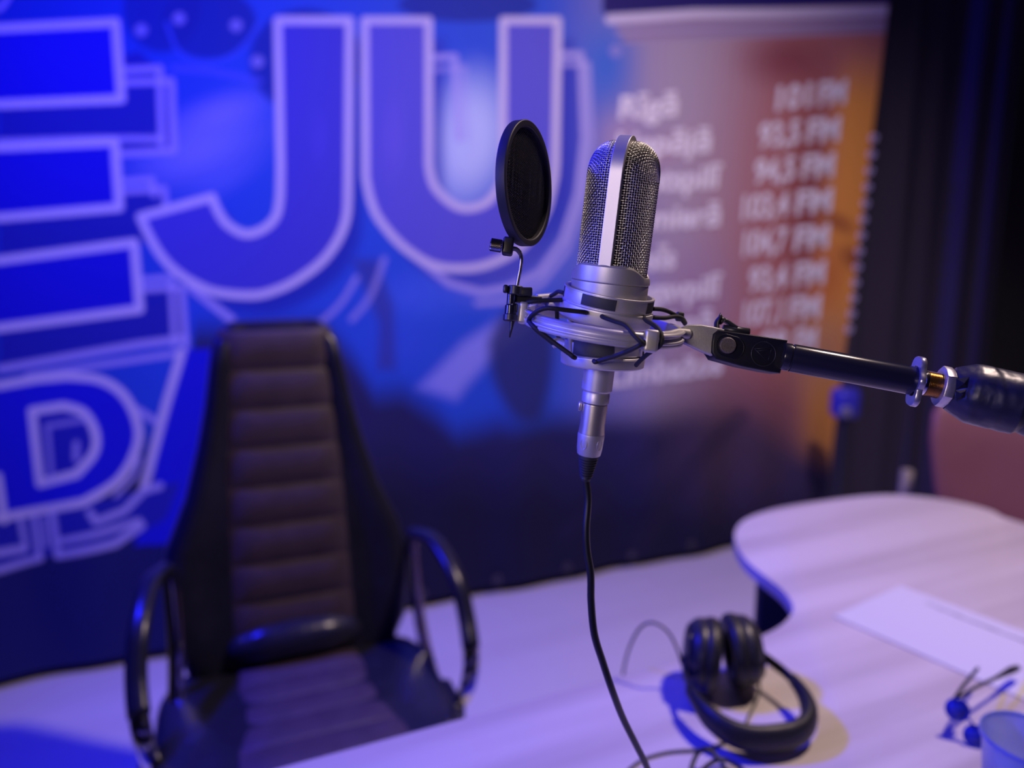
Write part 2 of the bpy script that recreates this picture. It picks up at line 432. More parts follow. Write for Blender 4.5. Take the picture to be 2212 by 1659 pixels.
line([(935, 125), (982, 122), (990, 300)], 15, EC, 0.8); line([(935, 150), (1003, 146), (1008, 300)], 13, EC, 0.5)
line([(1215, 118), (1255, 118), (1262, 300), (1248, 420), (1215, 520), (1165, 590), (1100, 622), (1040, 632), (970, 612), (905, 560)], 15, EC, 0.85)
line([(1215, 138), (1270, 138), (1278, 300), (1262, 430), (1226, 540), (1170, 612), (1100, 650), (1030, 655)], 12, EC, 0.7)
line(curve([(770, 600), (740, 650), (700, 690), (660, 715)]), 12, EC, 0.6); line(curve([(830, 560), (800, 640), (760, 690)]), 14, EC, 0.5)
for P in ([(-300, 64), (-20, 62), (250, 48), (262, 214), (-20, 226), (-300, 240)], [(-300, 330), (0, 318), (248, 306), (258, 448), (0, 470), (-300, 490)],
          [(-300, 600), (0, 562), (290, 524), (302, 668), (0, 708), (-300, 745)]): letter(P, (24, 22, 196), 19)
letter(J, LB, 18); letter(U, (100, 98, 205), 17)
blob(690, 300, 30, 90, (92, 84, 210), 0.5); blob(850, 300, 40, 130, (120, 108, 215), 0.6)
# lower letter D with its echoes, the bright blue slanted letter beside it
fill([(390, 754), (470, 754), (500, 850), (520, 1000), (400, 1170), (290, 1180), (326, 1065), (347, 917)], (26, 28, 205))
line([(392, 762), (360, 870), (345, 925), (311, 1055)], 19, WH, 0.95)
fill([(60, 1110), (300, 1060), (390, 1040), (360, 1120), (280, 1165), (90, 1205), (0, 1235), (-200, 1260), (-200, 1110)], (38, 42, 165))
for P, wd in (([(43, 1120), (54, 1185)], 12), ([(72, 1115), (84, 1205)], 14), ([(95, 1120), (100, 1180)], 10), ([(113, 1110), (125, 1200)], 16),
              ([(-100, 1215), (0, 1196), (50, 1188)], 18), ([(-100, 1250), (0, 1233), (86, 1208)], 16), ([(125, 1200), (250, 1172), (305, 1135)], 18),
              ([(133, 1168), (220, 1148), (300, 1125)], 14), ([(195, 1105), (208, 1125), (270, 1102), (310, 1060), (345, 1050)], 16),
              ([(296, 885), (336, 910)], 15), ([(300, 990), (290, 1030), (250, 1070)], 10)): line(P, wd, EC, 0.85)
DO = [(-60, 1122), (-70, 840), (0, 832), (80, 818)] + curve([(145, 812), (217, 821), (268, 855), (297, 915), (294, 971), (255, 1038), (181, 1083)]) + [(90, 1102), (5, 1120)]
letter(DO, (26, 26, 205), 19)
DI = [(69, 888)] + curve([(137, 877), (181, 892), (206, 935), (203, 978), (166, 1022)]) + [(87, 1044)]
fill(DI, (36, 38, 170)); line(DI, 19, WH, 1, True); line([(112, 1035), (102, 920), (185, 906)], 11, EC, 0.6); line([(165, 958), (165, 990)], 14, EC, 0.7)
line([(-5, 1030), (8, 1125)], 17, WH)
line(curve([(-40, -10), (-5, 20), (20, -10)]), 12, EC, 0.8)
# geometry: flat cloth with gentle folds near its foot
fold = (0.010 * np.sin(Tg * 9 + Zg * 3) + 0.006 * np.sin(Tg * 21 + 1)) * smooth(1.0, 0.3, Zg)
bp = flatP + fold[..., None] * BN
idx = np.arange(NU * NV).reshape(NV, NU)
bf = np.stack([idx[:-1, :-1], idx[:-1, 1:], idx[1:, 1:], idx[1:, :-1]], -1).reshape(-1, 4)
org = B0 + np.array([0, 0, 0.035])
def big_mesh(name, v, f, m, attr=None):
    me = bpy.data.meshes.new(name); me.vertices.add(len(v)); me.vertices.foreach_set('co', v.astype(np.float32).ravel())
    k = f.shape[1]
    me.loops.add(f.size); me.loops.foreach_set('vertex_index', f.astype(np.int32).ravel())
    me.polygons.add(len(f)); me.polygons.foreach_set('loop_start', np.arange(0, f.size, k, dtype=np.int32))
    me.update(calc_edges=True); me.validate(); me.materials.append(m); me.shade_smooth()
    if attr is not None:
        a = me.color_attributes.new('print', 'FLOAT_COLOR', 'POINT')
        a.data.foreach_set('color', np.concatenate([attr, np.ones((len(attr), 1))], 1).astype(np.float32).ravel())
    return me
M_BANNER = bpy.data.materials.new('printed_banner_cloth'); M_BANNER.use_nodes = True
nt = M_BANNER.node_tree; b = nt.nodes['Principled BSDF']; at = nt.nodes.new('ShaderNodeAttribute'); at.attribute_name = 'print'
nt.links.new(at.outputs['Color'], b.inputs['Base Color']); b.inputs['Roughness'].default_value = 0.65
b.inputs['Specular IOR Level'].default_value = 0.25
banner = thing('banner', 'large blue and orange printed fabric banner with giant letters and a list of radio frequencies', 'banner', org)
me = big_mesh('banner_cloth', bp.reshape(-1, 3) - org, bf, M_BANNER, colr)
cl = bpy.data.objects.new('banner_cloth', me); COL.objects.link(cl); cl.parent = banner
# text list
def text_line(g, s, xl, yl, xr, yr, h, lean=0.10):
    """one line of print: baseline from (xl,yl) to (xr,yr) in the photo, capitals h tall"""
    cu = bpy.data.curves.new('t', 'FONT'); cu.body = s; cu.resolution_u = 3; cu.offset = 0.034; cu.space_character = 1.0
    o = bpy.data.objects.new('t', cu); COL.objects.link(o); bpy.context.view_layer.update()
    m = bpy.data.meshes.new_from_object(o.evaluated_get(bpy.context.evaluated_depsgraph_get()))
    v = np.array([tuple(x.co) for x in m.vertices]); f = [tuple(p.vertices) for p in m.polygons]
    bpy.data.objects.remove(o); bpy.data.curves.remove(cu); bpy.data.meshes.remove(m)
    x0, x1 = v[:, 0].min(), v[:, 0].max(); t = (v[:, 0] - x0) / (x1 - x0); hh = v[:, 1] / 0.70
    px = xl + t * (xr - xl) + lean * h * hh; py = yl + t * (yr - yl) - h * hh
    g.add([onb(a, b_, 0.0025) for a, b_ in zip(px, py)], f)
for s, xl, yl, xr, yr in (('101 FM', 1676, 238, 1826, 222), ('93,5 FM', 1638, 318, 1812, 302), ('94,5 FM', 1628, 396, 1800, 380), ('103,4 FM', 1602, 474, 1795, 456),
                          ('104,7 FM', 1604, 552, 1788, 534), ('93,4 FM', 1616, 630, 1780, 612), ('107,1 FM', 1604, 704, 1770, 686), ('98 FM', 1640, 770, 1762, 756)):
    k = xr - (xr - xl) * 0.40; g = G(); text_line(g, s.split()[0], xl, yl, k - 16, yl + (yr - yl) * 0.56, 51); link('printed_number', g, M_INKW, banner, smooth=False)
    g = G(); text_line(g, 'FM', k, yl + (yr - yl) * 0.6, xr, yr, 51); link('printed_word', g, M_INKW, banner, smooth=False)
for s, xl, yl, xr, yr in (('Rīgā', 1336, 256, 1462, 248), ('Liepājā', 1330, 336, 1534, 326), ('Ventspilī', 1322, 416, 1556, 404), ('Valmierā', 1320, 500, 1554, 486),
                          ('Cēsīs', 1320, 588, 1458, 578), ('Daugavpilī', 1300, 660, 1556, 640), ('Rēzeknē', 1310, 738, 1542, 716), ('Limbažos', 1318, 836, 1560, 806)):
    g = G(); text_line(g, s, xl, yl, xr, yr, 48); link('printed_word', g, M_INKW, banner, smooth=False)
# lacing loops along the right edge
for i in range(13):
    z = 1.86 - i * 0.072; t = float(right_edge(z)); c = B0 + BD * (t + 0.006) + np.array([0, 0, z]) + BN * 0.004
    P = [c + BD * 0.016 * math.cos(a) + np.array([0, 0, 0.014]) * math.sin(a) + BN * 0.006 * math.sin(a * 2) for a in np.linspace(0, 2 * math.pi, 14, endpoint=False)]
    g = G(); tube(g, P, 0.0045, 6, closed=True); link('lace_loop', g, M_LACE, banner)
for i in range(9):   # eyelets along the foot
    c = B0 + BD * (-1.0 + i * 0.31) + np.array([0, 0, 0.075]) + BN * 0.014
    fr = axis_frame(c, BN, BD); g = G(); lathe(g, fr, rnd([(9, 0), (17, 0), (17, 4), (9, 4)], 1.5), 20, closed=True); link('eyelet', g, M_SCREW, banner)

# ================================================================== MICROPHONE
MF = frame(1318, 609, 0.520, 0.100, 0.055)
YAW = math.radians(18)
BF = MF.yaw(YAW)                 # frame turned so that the central band faces -y
mic_org = MF([0, 0, -60])[0]
mic = thing('microphone', 'silver large-diaphragm studio microphone with woven wire grille held upright in the shock mount', 'microphone', mic_org)
R, H, ZD, ZB = 24.4, 27.0, 71.0, 3.0
def rad(th): 
    d = np.minimum(np.abs(th), math.pi - np.abs(th))
    return R - 3.6 * np.exp(-(d / math.radians(15)) ** 2)
def dome_h(th): return H * np.maximum(np.cos(th), 0) ** 0.72 - 3.0 * np.exp(-(th / math.radians(15)) ** 2)
rows = np.arange(ZB, ZD, 1.62); ZD = float(rows[-1]); phis = np.linspace(0, math.pi, 51)[1:-1]
ths = np.radians(np.arange(-88, 88.1, 4.0)); ths = ths[np.abs(ths) > math.radians(9)]
def on_wire(th, s):
    """s in rows units: 0..n front column, then dome, then back column"""
    r = rad(th); xb = r * math.sin(th); yb = r * math.cos(th)
    if s <= len(rows) - 1:
        z = ZB + s * 1.62; return np.array([xb, -yb, z]), np.array([math.sin(th), -math.cos(th), 0])
    s -= len(rows) - 1; nd = len(phis) + 1
    if s <= nd:
        ph = math.pi * s / nd; p = np.array([xb, -yb * math.cos(ph), ZD + dome_h(th) * max(math.sin(ph), 0)])
        n_ = np.array([p[0], p[1], (p[2] - ZD) * 0.9]); return p, n_ / np.linalg.norm(n_)
    s -= nd; z = rows[-1] - s * 1.62
    return np.array([xb, yb, z]), np.array([math.sin(th), math.cos(th), 0])
NT = 2 * (len(rows) - 1) + len(phis) + 1
g = G(); AMP = 0.30
for i, th in enumerate(ths):
    P = []
    for s in np.arange(0, NT + 0.01, 0.5):
        p, n_ = on_wire(th, s); P.append(p + n_ * AMP * math.cos(math.pi * (s + i)))
    tube(g, BF(P), 0.00027, 5, caps=False)
full = np.concatenate([ths, math.pi - ths[::-1]])       # angles right round, front then back
tt = np.radians(np.arange(-90, 270, 2.0))
for k, z in enumerate(rows):
    P = []
    for t in tt:
        tw = (t + math.pi) % (2 * math.pi) - math.pi; r = float(rad(tw))
        r += -AMP * math.cos(math.pi * (math.degrees(t) + 88) / 4.0 + math.pi * k)
        P.append([r * math.sin(t), -r * math.cos(t), z])
    tube(g, BF(P), 0.00027, 5, closed=True)
for m_ in range(1, len(phis) + 1):
    for sg in (-1, 1):
        P = []
        for a in np.arange(8, 90.1, 2.0):
            th = math.radians(a) * sg; p, n_ = on_wire(th, len(rows) - 1 + m_)
            P.append(p - n_ * AMP * math.cos(math.pi * (math.degrees(th) + 88) / 4.0 + math.pi * (m_ + len(rows) - 1)))
        tube(g, BF(P), 0.00027, 5, caps=False)
grille = link('grille', g, M_WIRE, mic)
# inner screen
nth, Ps = 72, []
g = G(); srow = np.linspace(0, NT, 90); ta = np.radians(np.linspace(-89.5, 89.5, 61)); V = []
for s in srow:
    for t in ta:
        p, n_ = on_wire(float(t), float(s)); V.append(p - n_ * 1.7)
idx = np.arange(len(srow) * len(ta)).reshape(len(srow), len(ta))
g.add(BF(V), np.stack([idx[:-1, :-1], idx[:-1, 1:], idx[1:, 1:], idx[1:, :-1]], -1).reshape(-1, 4).tolist())
link('inner_screen', g, M_DARKMESH, mic)
# central band: an arch with a flat face
g = G(); ro, ri, hw = 26.6, 15.5, 4.4
path = [(-1, 0)] ; outer = []; inner = []
for z in np.linspace(2, ZD, 10): outer.append((-ro, z)); inner.append((-ri, z))
for ph in np.linspace(0, math.pi, 40)[1:-1]:
    outer.append((-ro * math.cos(ph), ZD + (H + 2.2) * math.sin(ph) ** 0.88)); inner.append((-ri * math.cos(ph), ZD + (H - 8) * math.sin(ph)))
for z in np.linspace(ZD, 2, 10): outer.append((ro, z)); inner.append((ri, z))
rings = []
for (yo, zo), (yi, zi) in zip(outer, inner):
    dy, dz = yi - yo, zi - zo; L = math.hypot(dy, dz); uy, uz = dy / L, dz / L; c = 0.35
    rings.append([(-hw, yo + uy * c, zo + uz * c), (-hw + c * .4, yo + uy * c * .3, zo + uz * c * .3), (-hw + c, yo, zo), (hw - c, yo, zo), (hw - c * .4, yo + uy * c * .3, zo + uz * c * .3), (hw, yo + uy * c, zo + uz * c), (hw, yi, zi), (-hw, yi, zi)])
loft(g, [BF(r) for r in rings]); link('grille_band', g, M_SILVER, mic, sharp=22)
# collar with scalloped rim
g = G(); n = 128; th = np.linspace(0, 2 * math.pi, n, endpoint=False)
rel = np.abs(((th + math.pi / 2) % math.pi) - math.pi / 2)
zt = 12.3 - 6.8 * smooth(math.radians(36), math.radians(78), rel)
prof = [(25.2, lambda z: z * 0 - 14), (25.2, lambda z: z - 0.6), (25.6, lambda z: z), (26.6, lambda z: z - 0.2), (27.4, lambda z: z - 1.6), (27.6, lambda z: z * 0 + 1.4), (27.5, lambda z: z * 0 + 0.5), (26.9, lambda z: z * 0)]
V = [np.stack([r * np.sin(th), -r * np.cos(th), fz(zt)], 1) for r, fz in prof]
Fc = [(i * n + j, i * n + (j + 1) % n, (i + 1) * n + (j + 1) % n, (i + 1) * n + j) for i in range(len(prof) - 1) for j in range(n)]
g.add(BF(np.concatenate(V)), Fc); link('collar', g, M_SILVER, mic, sharp=28)
# main body and stem
yz = MF.z_of
zb = yz(790)
g = G(); lathe(g, MF, [(0.01, 2), (26.0, 2), (26.4, 0), (26.9, -0.4), (26.9, -10), (26.5, -12.5), (26.5, -13.5), (24.6, -15), (24.6, zb + 6), (22, zb + 3), (11, zb + 2), (0.01, zb + 2)], 96)
link('body', g, M_SILVER, mic, sharp=35)
z1, z2, z3 = yz(843), yz(849), yz(869)
g = G(); lathe(g, MF, [(0.01, zb + 6), (10.8, zb + 6), (11.0, zb), (11.0, z1 + 0.8), (10.4, z1), (9.6, z1 - 0.6), (9.6, z2), (9.9, z2 - 0.6), (9.9, z3 + .5), (9.2, z3), (0.01, z3)], 64)
link('output_stem', g, M_SILVER, mic, sharp=35)
# tiny screws and nick on the band are left to the finish

# ================================================================== SHOCK MOUNT
C1 = frame(1317, 630, 0.520, 0.17, 0.125)
C2 = frame(1303, 699, 0.522, 0.135, 0.130)
C3 = frame(1302, 767, 0.526, 0.06, 0.115)
sm = thing('shock_mount', 'silver spider shock mount of rings and black elastic cords gripping the microphone', 'shock mount', C2.o)
def ring_z(fr, v0): return v0
g = G()
lathe(g, C1, rnd([(29.6, 0), (31.5, 0), (31.5, -9.0), (31.2, -9.3), (31.2, -9.8), (32.8, -10.0), (33.1, -11), (32.9, -19.5), (30.8, -21.5), (28.5, -21.5), (28.6, -10), (29.6, -9)], 0.25, 2), 128, closed=True)
ucol = link('upper_collar', g, M_SILVER, sm, sharp=30)
for c_ in (-17.5, 74, 164, 254):
    g = G(); lathe(g, C1, rnd([(30.0, -0.6), (31.9, -1.1), (31.9, -8.5), (30.0, -8.7)], 0.3), 20, closed=True, t0=c_ - 22, t1=c_ + 22)
    link('rubber_pad', g, M_RUBBER, sm, sharp=40)
g = G(); lathe(g, C1, rnd([(29.8, 0.5), (31.9, 0.5), (32.0, -0.7), (29.8, -0.6)], 0.3), 128, closed=True); link('rim_ring', g, M_SILVER, sm, sharp=40)
# outer ring with channel
g = G()
lathe(g, C2, rnd([(52.5, 4.2), (55.8, 4.2), (57.0, 3.2), (56.6, 2.4), (54.8, 1.2), (54.4, 0.0), (54.8, -1.0), (56.8, -1.6), (57.2, -2.2), (57.0, -3.4), (56.2, -3.6), (56.2, -3.9), (56.8, -4.2), (56.4, -6.0), (52.5, -6.0)], 0.3, 2), 160, closed=True)
link('outer_ring', g, M_SILVER, sm, sharp=32)
# lower cage
g = G()
lathe(g, C3, rnd([(23.2, 9.5), (27.6, 9.5), (27.8, 2.5), (25.5, 0.5), (23.2, 0.5)], 0.3), 96, closed=True)
lathe(g, C3, rnd([(24.5, 1.0), (29.0, 1.0), (29.8, -0.4), (29.4, -6.6), (28.0, -7.4), (9.8, -8.2), (9.8, -6.4), (24.5, -5.2)], 0.3), 128, closed=True)
link('lower_ring', g, M_SILVER, sm, sharp=40)
for c_ in (-22, 98, 218):
    g = G(); lathe(g, C3, rnd([(25.0, 11.8), (28.7, 11.4), (28.9, 1.6), (25.0, 1.0)], 0.5), 20, closed=True, t0=c_ - 30, t1=c_ + 30)
    link('rubber_pad', g, M_RUBBER, sm, sharp=40)
# bars that carry the lower ring
for a in (60, 180, 300):
    g = G(); t = math.radians(a)
    P = [C3([27 * math.sin(t), -27 * math.cos(t), 2])[0], C1([29 * math.sin(t), -29 * math.cos(t), -20])[0]]
    tube(g, P, 0.0022, 10); link('cage_bar', g, M_SILVER, sm)
D0 = 0.520
def pm(px, py, mm): return pt(px, py, D0 + mm / 1000)
def cord(pts, r=0.00155, name='elastic_cord', m=M_CORD, par=sm):
    g = G(); tube(g, smooth_path([pm(*p) for p in pts], 8), r, 10); return link(name, g, m, par)
# lugs on the ring
def lug(px, py, mm, w_, h_, d_, roll=0.0, m=M_CAST):
    c = pm(px, py, mm); r = math.atan(roll)
    fr = Frame(c, math.cos(r) * AX - math.sin(r) * AU, AW, math.sin(r) * AX + math.cos(r) * AU)
    g = G(); box(g, fr, (0, 0, 0), (w_, d_, h_), min(w_, d_) * 0.3, 4); return link('cord_lug', g, m, sm, sharp=50)
lug(1130, 676, -4, 6.6, 15.5, 7.5, 0.12, M_SILVER); lug(1406, 737, -50, 9.2, 14.6, 6.5, 0.13, M_SILVER); lug(1468, 684, 22, 6.0, 7.0, 6, 0.1, M_RUBBER)
for pts in ([(1266, 675, -24), (1259, 674, -31), (1232, 671, -33), (1200, 667, -35), (1178, 666, -34), (1158, 674, -30), (1144, 688, -20), (1142, 697, -12)],
            [(1142, 690, -10), (1150, 703, -26), (1190, 735, -29), (1228, 763, -31), (1238, 771, -31), (1242, 773, -25)],
            [(1214, 648, -6), (1180, 649, -8), (1150, 651, -8), (1134, 654, -3)],
            [(1300, 683, -27), (1306, 686, -34), (1328, 694, -42), (1352, 703, -50), (1368, 722, -55), (1386, 740, -56), (1392, 745, -50)],
            [(1396, 736, -50), (1378, 748, -55), (1340, 765, -45), (1296, 779, -34), (1286, 782, -33), (1283, 780, -27)],
            [(1390, 684, -14), (1396, 692, -26), (1412, 702, -38), (1424, 714, -44), (1430, 732, -48), (1424, 748, -46), (1400, 764, -36), (1382, 780, -26), (1374, 789, -20)],
            [(1410, 667, -4), (1432, 669, 6), (1452, 677, 15), (1470, 688, 22), (1480, 700, 18)],
            [(1408, 686, -2), (1435, 687, 6), (1458, 684, 15), (1474, 688, 17), (1481, 700, 16)],
            [(1218, 633, 10), (1206, 630, 16), (1196, 636, 26), (1168, 650, 34), (1150, 656, 30)],
            [(1146, 699, -6), (1160, 714, 6), (1180, 730, 14), (1195, 742, 18)],
            [(1203, 668, 20), (1204, 700, 24), (1207, 730, 24), (1214, 745, 22)]):
    cord(pts)
# silver stay behind, to the pop filter clamp
g = G(); P = [pm(1160, 648, 22), pm(1190, 645, 30), pm(1218, 641, 34)]
tube(g, smooth_path(P, 6), 0.0042, 8, flat=(1, 0.35), up=AU); link('bracket', g, M_CAST, sm)
g = G(); P = [pm(1178, 662, 26), pm(1200, 662, 32), pm(1222, 666, 34)]
tube(g, smooth_path(P, 6), 0.0036, 8, flat=(1, 0.35), up=AU); link('bracket', g, M_CAST, sm)
g = G(); P = [pm(1195, 742, 20), pm(1208, 740, 16), pm(1224, 746, 10)]
tube(g, smooth_path(P, 6), 0.0036, 8, flat=(1, 0.6), up=AU); link('bracket', g, M_CAST, sm)
# cast fork that joins the ring to the swivel
r_ = math.atan(0.10); FK = Frame(pm(1500, 735, 0), math.cos(r_) * AX - math.sin(r_) * AU, AW, math.sin(r_) * AX + math.cos(r_) * AU)
def to_local(fr, px, py, depth):
    q = (pt(px, py, depth) - fr.o) * 1000; return q @ fr.ex, q @ fr.ez
VF = Frame(FK.o, FK.ex, FK.ez, -FK.ey)     # polygon plane faces the camera
def poly_local(fr, pts, depth=None):
    out = []
    for px, py in pts:
        r = ray(px, py); p = CAM + r * (((fr.o - CAM) @ fr.ez) / (r @ fr.ez)); q = (p - fr.o) * 1000; out.append((q @ fr.ex, q @ fr.ey))
    return out
g = G(); slab(g, VF, poly_local(VF, [(1474, 741), (1468, 722), (1474, 706), (1486, 702), (1512, 702), (1536, 706), (1562, 712), (1562, 772), (1540, 770), (1510, 758), (1490, 748)]), -4.5, 4.0, 1.2)
link('cast_fork', g, M_CAST, sm, sharp=50)
g = G(); tube(g, smooth_path([pm(1428, 727, -30), pm(1446, 725, -20), pm(1466, 720, -10), pm(1488, 722, -5)], 6), [0.0035] * 19, 10, flat=(1, .8)); link('fork_rib', g, M_CAST, sm)
# black swivel block
SB = Frame(pm(1618, 760, -2), VF.ex, VF.ey, VF.ez)
bp_ = poly_local(SB, [(1549, 713), (1698, 735), (1690, 772), (1682, 807), (1660, 804), (1600, 792), (1543, 776), (1534, 762), (1535, 740), (1538, 722)])
g = G(); slab(g, SB, bp_, -18, 4, 1.3, 3); swivel = link('swivel_block', g, M_BLACKS, sm, sharp=45)
def SBp(px, py, z=4.0):
    (x, y), = poly_local(SB, [(px, py)]); return x, y
x, y = SBp(1566, 746); fr = Frame(SB([x, y, 4])[0], SB.ex, -SB.ez, SB.ey)     # lathe axis (z) must face the camera
def face_frame(px, py, z=4.0):
    x, y = SBp(px, py); ez = SB.ez; return Frame(SB([x, y, z])[0], SB.ex, SB.ey, ez)
fr = face_frame(1574, 748)
sl = [(-10.5 + 0, 0)]
g = G()
oval = []
for a in np.linspace(0, 2 * math.pi, 48, endpoint=False):
    cx_, cy_ = (2.2, -1.0) if math.cos(a) > 0 else (-2.6, 0.2)
    oval.append((cx_ + 7.4 * math.cos(a), cy_ + 7.6 * math.sin(a)))
P = fr([(x, y, 0.1) for x, y in oval]); tube(g, P, 0.0005, 8, closed=True)
link('recess_rim', g, M_BLACKS, swivel)
g = G(); slab(g, fr, oval, -0.2, 0.25, 0.1); link('recess', g, M_BLACKG, swivel)
fr2 = face_frame(1567, 747)
g = G(); lathe(g, fr2, [(0.01, 3.0), (4.9, 3.0), (5.6, 2.4), (5.8, 0.2), (6.8, 0.1), (6.8, -0.3)], 40); link('clamp_screw', g, M_SCREW, swivel, sharp=40)
fr3 = face_frame(1645, 765)
g = G()
th = np.linspace(0, 2 * math.pi, 64, endpoint=False)
tube(g, fr3(np.stack([8.4 * np.cos(th), 8.4 * np.sin(th), 0 * th + 0.1], 1)), 0.00035, 8, closed=True)
for a_, b_ in (((-6.6, 3.0), (5.4, 5.0)), ((-6.6, 3.0), (3.2, -5.0)), ((5.4, 5.0), (4.6, 0.6)), ((4.4, -0.8), (3.6, -4.2)), ((-4.6, 1.6), (4.6, 3.4))):
    tube(g, fr3([(*a_, 0.1), (*b_, 0.1)]), 0.00022, 6)
link('round_logo', g, M_BLACK, swivel)
g = G()   # lever on top of the block
P = [pm(1549, 712, 8), pm(1548, 698, 8), pm(1553, 689, 8), pm(1562, 690, 9), pm(1578, 700, 9), pm(1590, 708, 9)]
tube(g, smooth_path(P, 6), 0.0022, 8, flat=(0.7, 2.0), up=AU); link('lever', g, M_BLACK, sm)
g = G(); tube(g, [pm(1562, 710, 8), pm(1618, 718, 8)], 0.003, 8); link('lever_base', g, M_BLACK, sm)

# ================================================================== BOOM ARM
pA, pB = pm(1700, 771, -8), pm(1975, 823, -22)
boom = thing('boom_arm', 'black taped microphone boom arm entering from the right edge and holding the shock mount', 'microphone arm', pt(2100, 850, 0.49))
ax = (pB - pA) / np.linalg.norm(pB - pA)
TF = axis_frame(pA, ax, AU); L = np.linalg.norm(pB - pA) * 1000
g = G(); lathe(g, TF, [(0.01, -3), (9.3, -3), (9.5, -2.4), (9.5, 1.6), (9.0, 2.0), (9.0, 2.6), (9.6, 3.0), (9.7, 4), (9.7, L - 1), (9.4, L), (0.01, L)], 64); link('tube', g, M_BLACKG, boom, sharp=40)
# wavy flange washer
g = G(); n = 96; t = np.linspace(0, 2 * math.pi, n, endpoint=False)
rr = 13.2 + 4.2 * np.clip(-np.cos(2 * t + 0.3), -0.2, 1) ** 1 + 0.8 * np.cos(6 * t)
V = []
for zo, k in ((L - 0.5, 0.62), (L - 0.5, 1.0), (L + 0.3, 1.03), (L + 2.6, 1.03), (L + 3.2, 0.99), (L + 3.2, 0.6)):
    V.append(np.stack([rr * k * np.sin(t), -rr * k * np.cos(t), np.full(n, zo)], 1))
V = TF(np.concatenate(V)); Fc = [(i * n + j, i * n + (j + 1) % n, (i + 1) * n + (j + 1) % n, (i + 1) * n + j) for i in range(5) for j in range(n)]
g.add(V, Fc); link('flange_nut', g, M_NUT, boom, sharp=45)
# threaded brass
a1 = pt(2190, 868, 0.487) - pB; 
TF2 = axis_frame(pB, 0.6 * ax + 0.4 * a1 / np.linalg.norm(a1), AU)
prof = [(0.01, 2), (7.2, 2), (7.2, 6.5)]; z = 6.5
while z < 16.2: prof += [(8.6, z + 0.45), (7.9, z + 0.95)]; z += 0.95
prof += [(0.01, 17)]
g = G(); lathe(g, TF2, [(0.01, 2.5), (8.2, 2.5), (8.4, 3.0), (8.4, 4.2), (7.4, 4.6), (8.2, 5.2), (8.2, 6.6), (0.01, 6.6)], 48); link('collar_washer', g, M_CHROME, boom, sharp=40)
g = G(); lathe(g, TF2, prof, 56); link('threaded_stud', g, M_BRASS, boom, sharp=20)
g = G(); ca = 0
hexp = [(13.4 * math.cos(a) * (1 + 0.03 * math.cos(6 * a)), 13.4 * math.sin(a) * (1 + 0.03 * math.cos(6 * a))) for a in np.linspace(0, 2 * math.pi, 12, endpoint=False)]
slab(g, TF2, hexp, 15.5, 21.5, 0.6); link('lock_nut', g, M_NUT, boom, sharp=30)
# taped sleeve
S0 = pt(2048, 838, 0.497); S1 = pt(2212, 876, 0.480)
sd = (S1 - S0) / np.linalg.norm(S1 - S0); SF = axis_frame(S0, sd, AU); LS = np.linalg.norm(S1 - S0) * 1000
zs = np.concatenate([np.linspace(0, LS * 1.02, 46)]); n = 72; t = np.linspace(0, 2 * math.pi, n, endpoint=False); V = []
for z in zs:
    base = np.interp(z / LS, [0, 0.02, 0.28, 0.34, 0.8, 0.93, 0.97, 1.02], [11.5, 14.0, 19.0, 19.6, 20.0, 19.8, 18.4, 17.8])
    wr = 0.12 * np.sin(3 * t + z * 0.35) + 0.05 * np.sin(7 * t - z * 0.9) + 0.22 * np.tanh(6 * np.sin(z * 0.13 + 0.9 * np.sin(t + 1)))
    facets = 0.55 * np.abs(np.sin(4 * t + 0.5)) if z / LS < 0.5 else 0.4 * np.abs(np.sin(3 * t))
    V.append(np.stack([(base + wr + facets) * np.sin(t), -(base + wr + facets) * np.cos(t), np.full(n, z)], 1))
g = G(); loft(g, [SF(v) for v in V]); link('taped_sleeve', g, M_TAPE, boom, sharp=35)
g = G(); fold_pts = [(2062, 816), (2094, 812), (2090, 836), (2066, 840)]
for q_ in ([(2066, 818), (2094, 814), (2090, 838), (2064, 842)], [(2064, 844), (2088, 840), (2085, 858), (2066, 866)]):
    c = [pt(x, y, 0.4765 - 0.0006 * k) for k, (x, y) in enumerate(q_)]; mid = sum(c) / 4 - AW * 0.0022
    g.add(c + [mid], [(0, 1, 4), (1, 2, 4), (2, 3, 4), (3, 0, 4)]); 
link('tape_fold', g, M_BLACKG, boom, smooth=False)
E0 = SF([0, 0, LS * 0.99])[0]; EF = axis_frame(E0, sd + np.array([0.2, 0, -0.35]), AU)
g = G(); lathe(g, EF, [(0.01, -4), (17, -4), (17.5, 0), (17.5, 420), (0.01, 420)], 48); link('lower_arm_tube', g, M_BLACK, boom, sharp=40)
# joint, upright and clamp standing on the table, outside the frame
J0 = EF([0, 0, 420])[0]; foot = np.array([J0[0] + 0.10, J0[1] + 0.02, 0.742])
g = G(); tube(g, [J0 + np.array([-0.01, 0, 0.02]), foot], 0.012, 16); link('upright', g, M_BLACK, boom)
g = G(); lathe(g, Frame(foot, WORLD_MM.ex, WORLD_MM.ey, WORLD_MM.ez), [(0.01, 0), (45, 0), (45, 8), (16, 14), (14, 60), (0.01, 60)], 32); link('table_clamp', g, M_BLACK, boom, sharp=40)

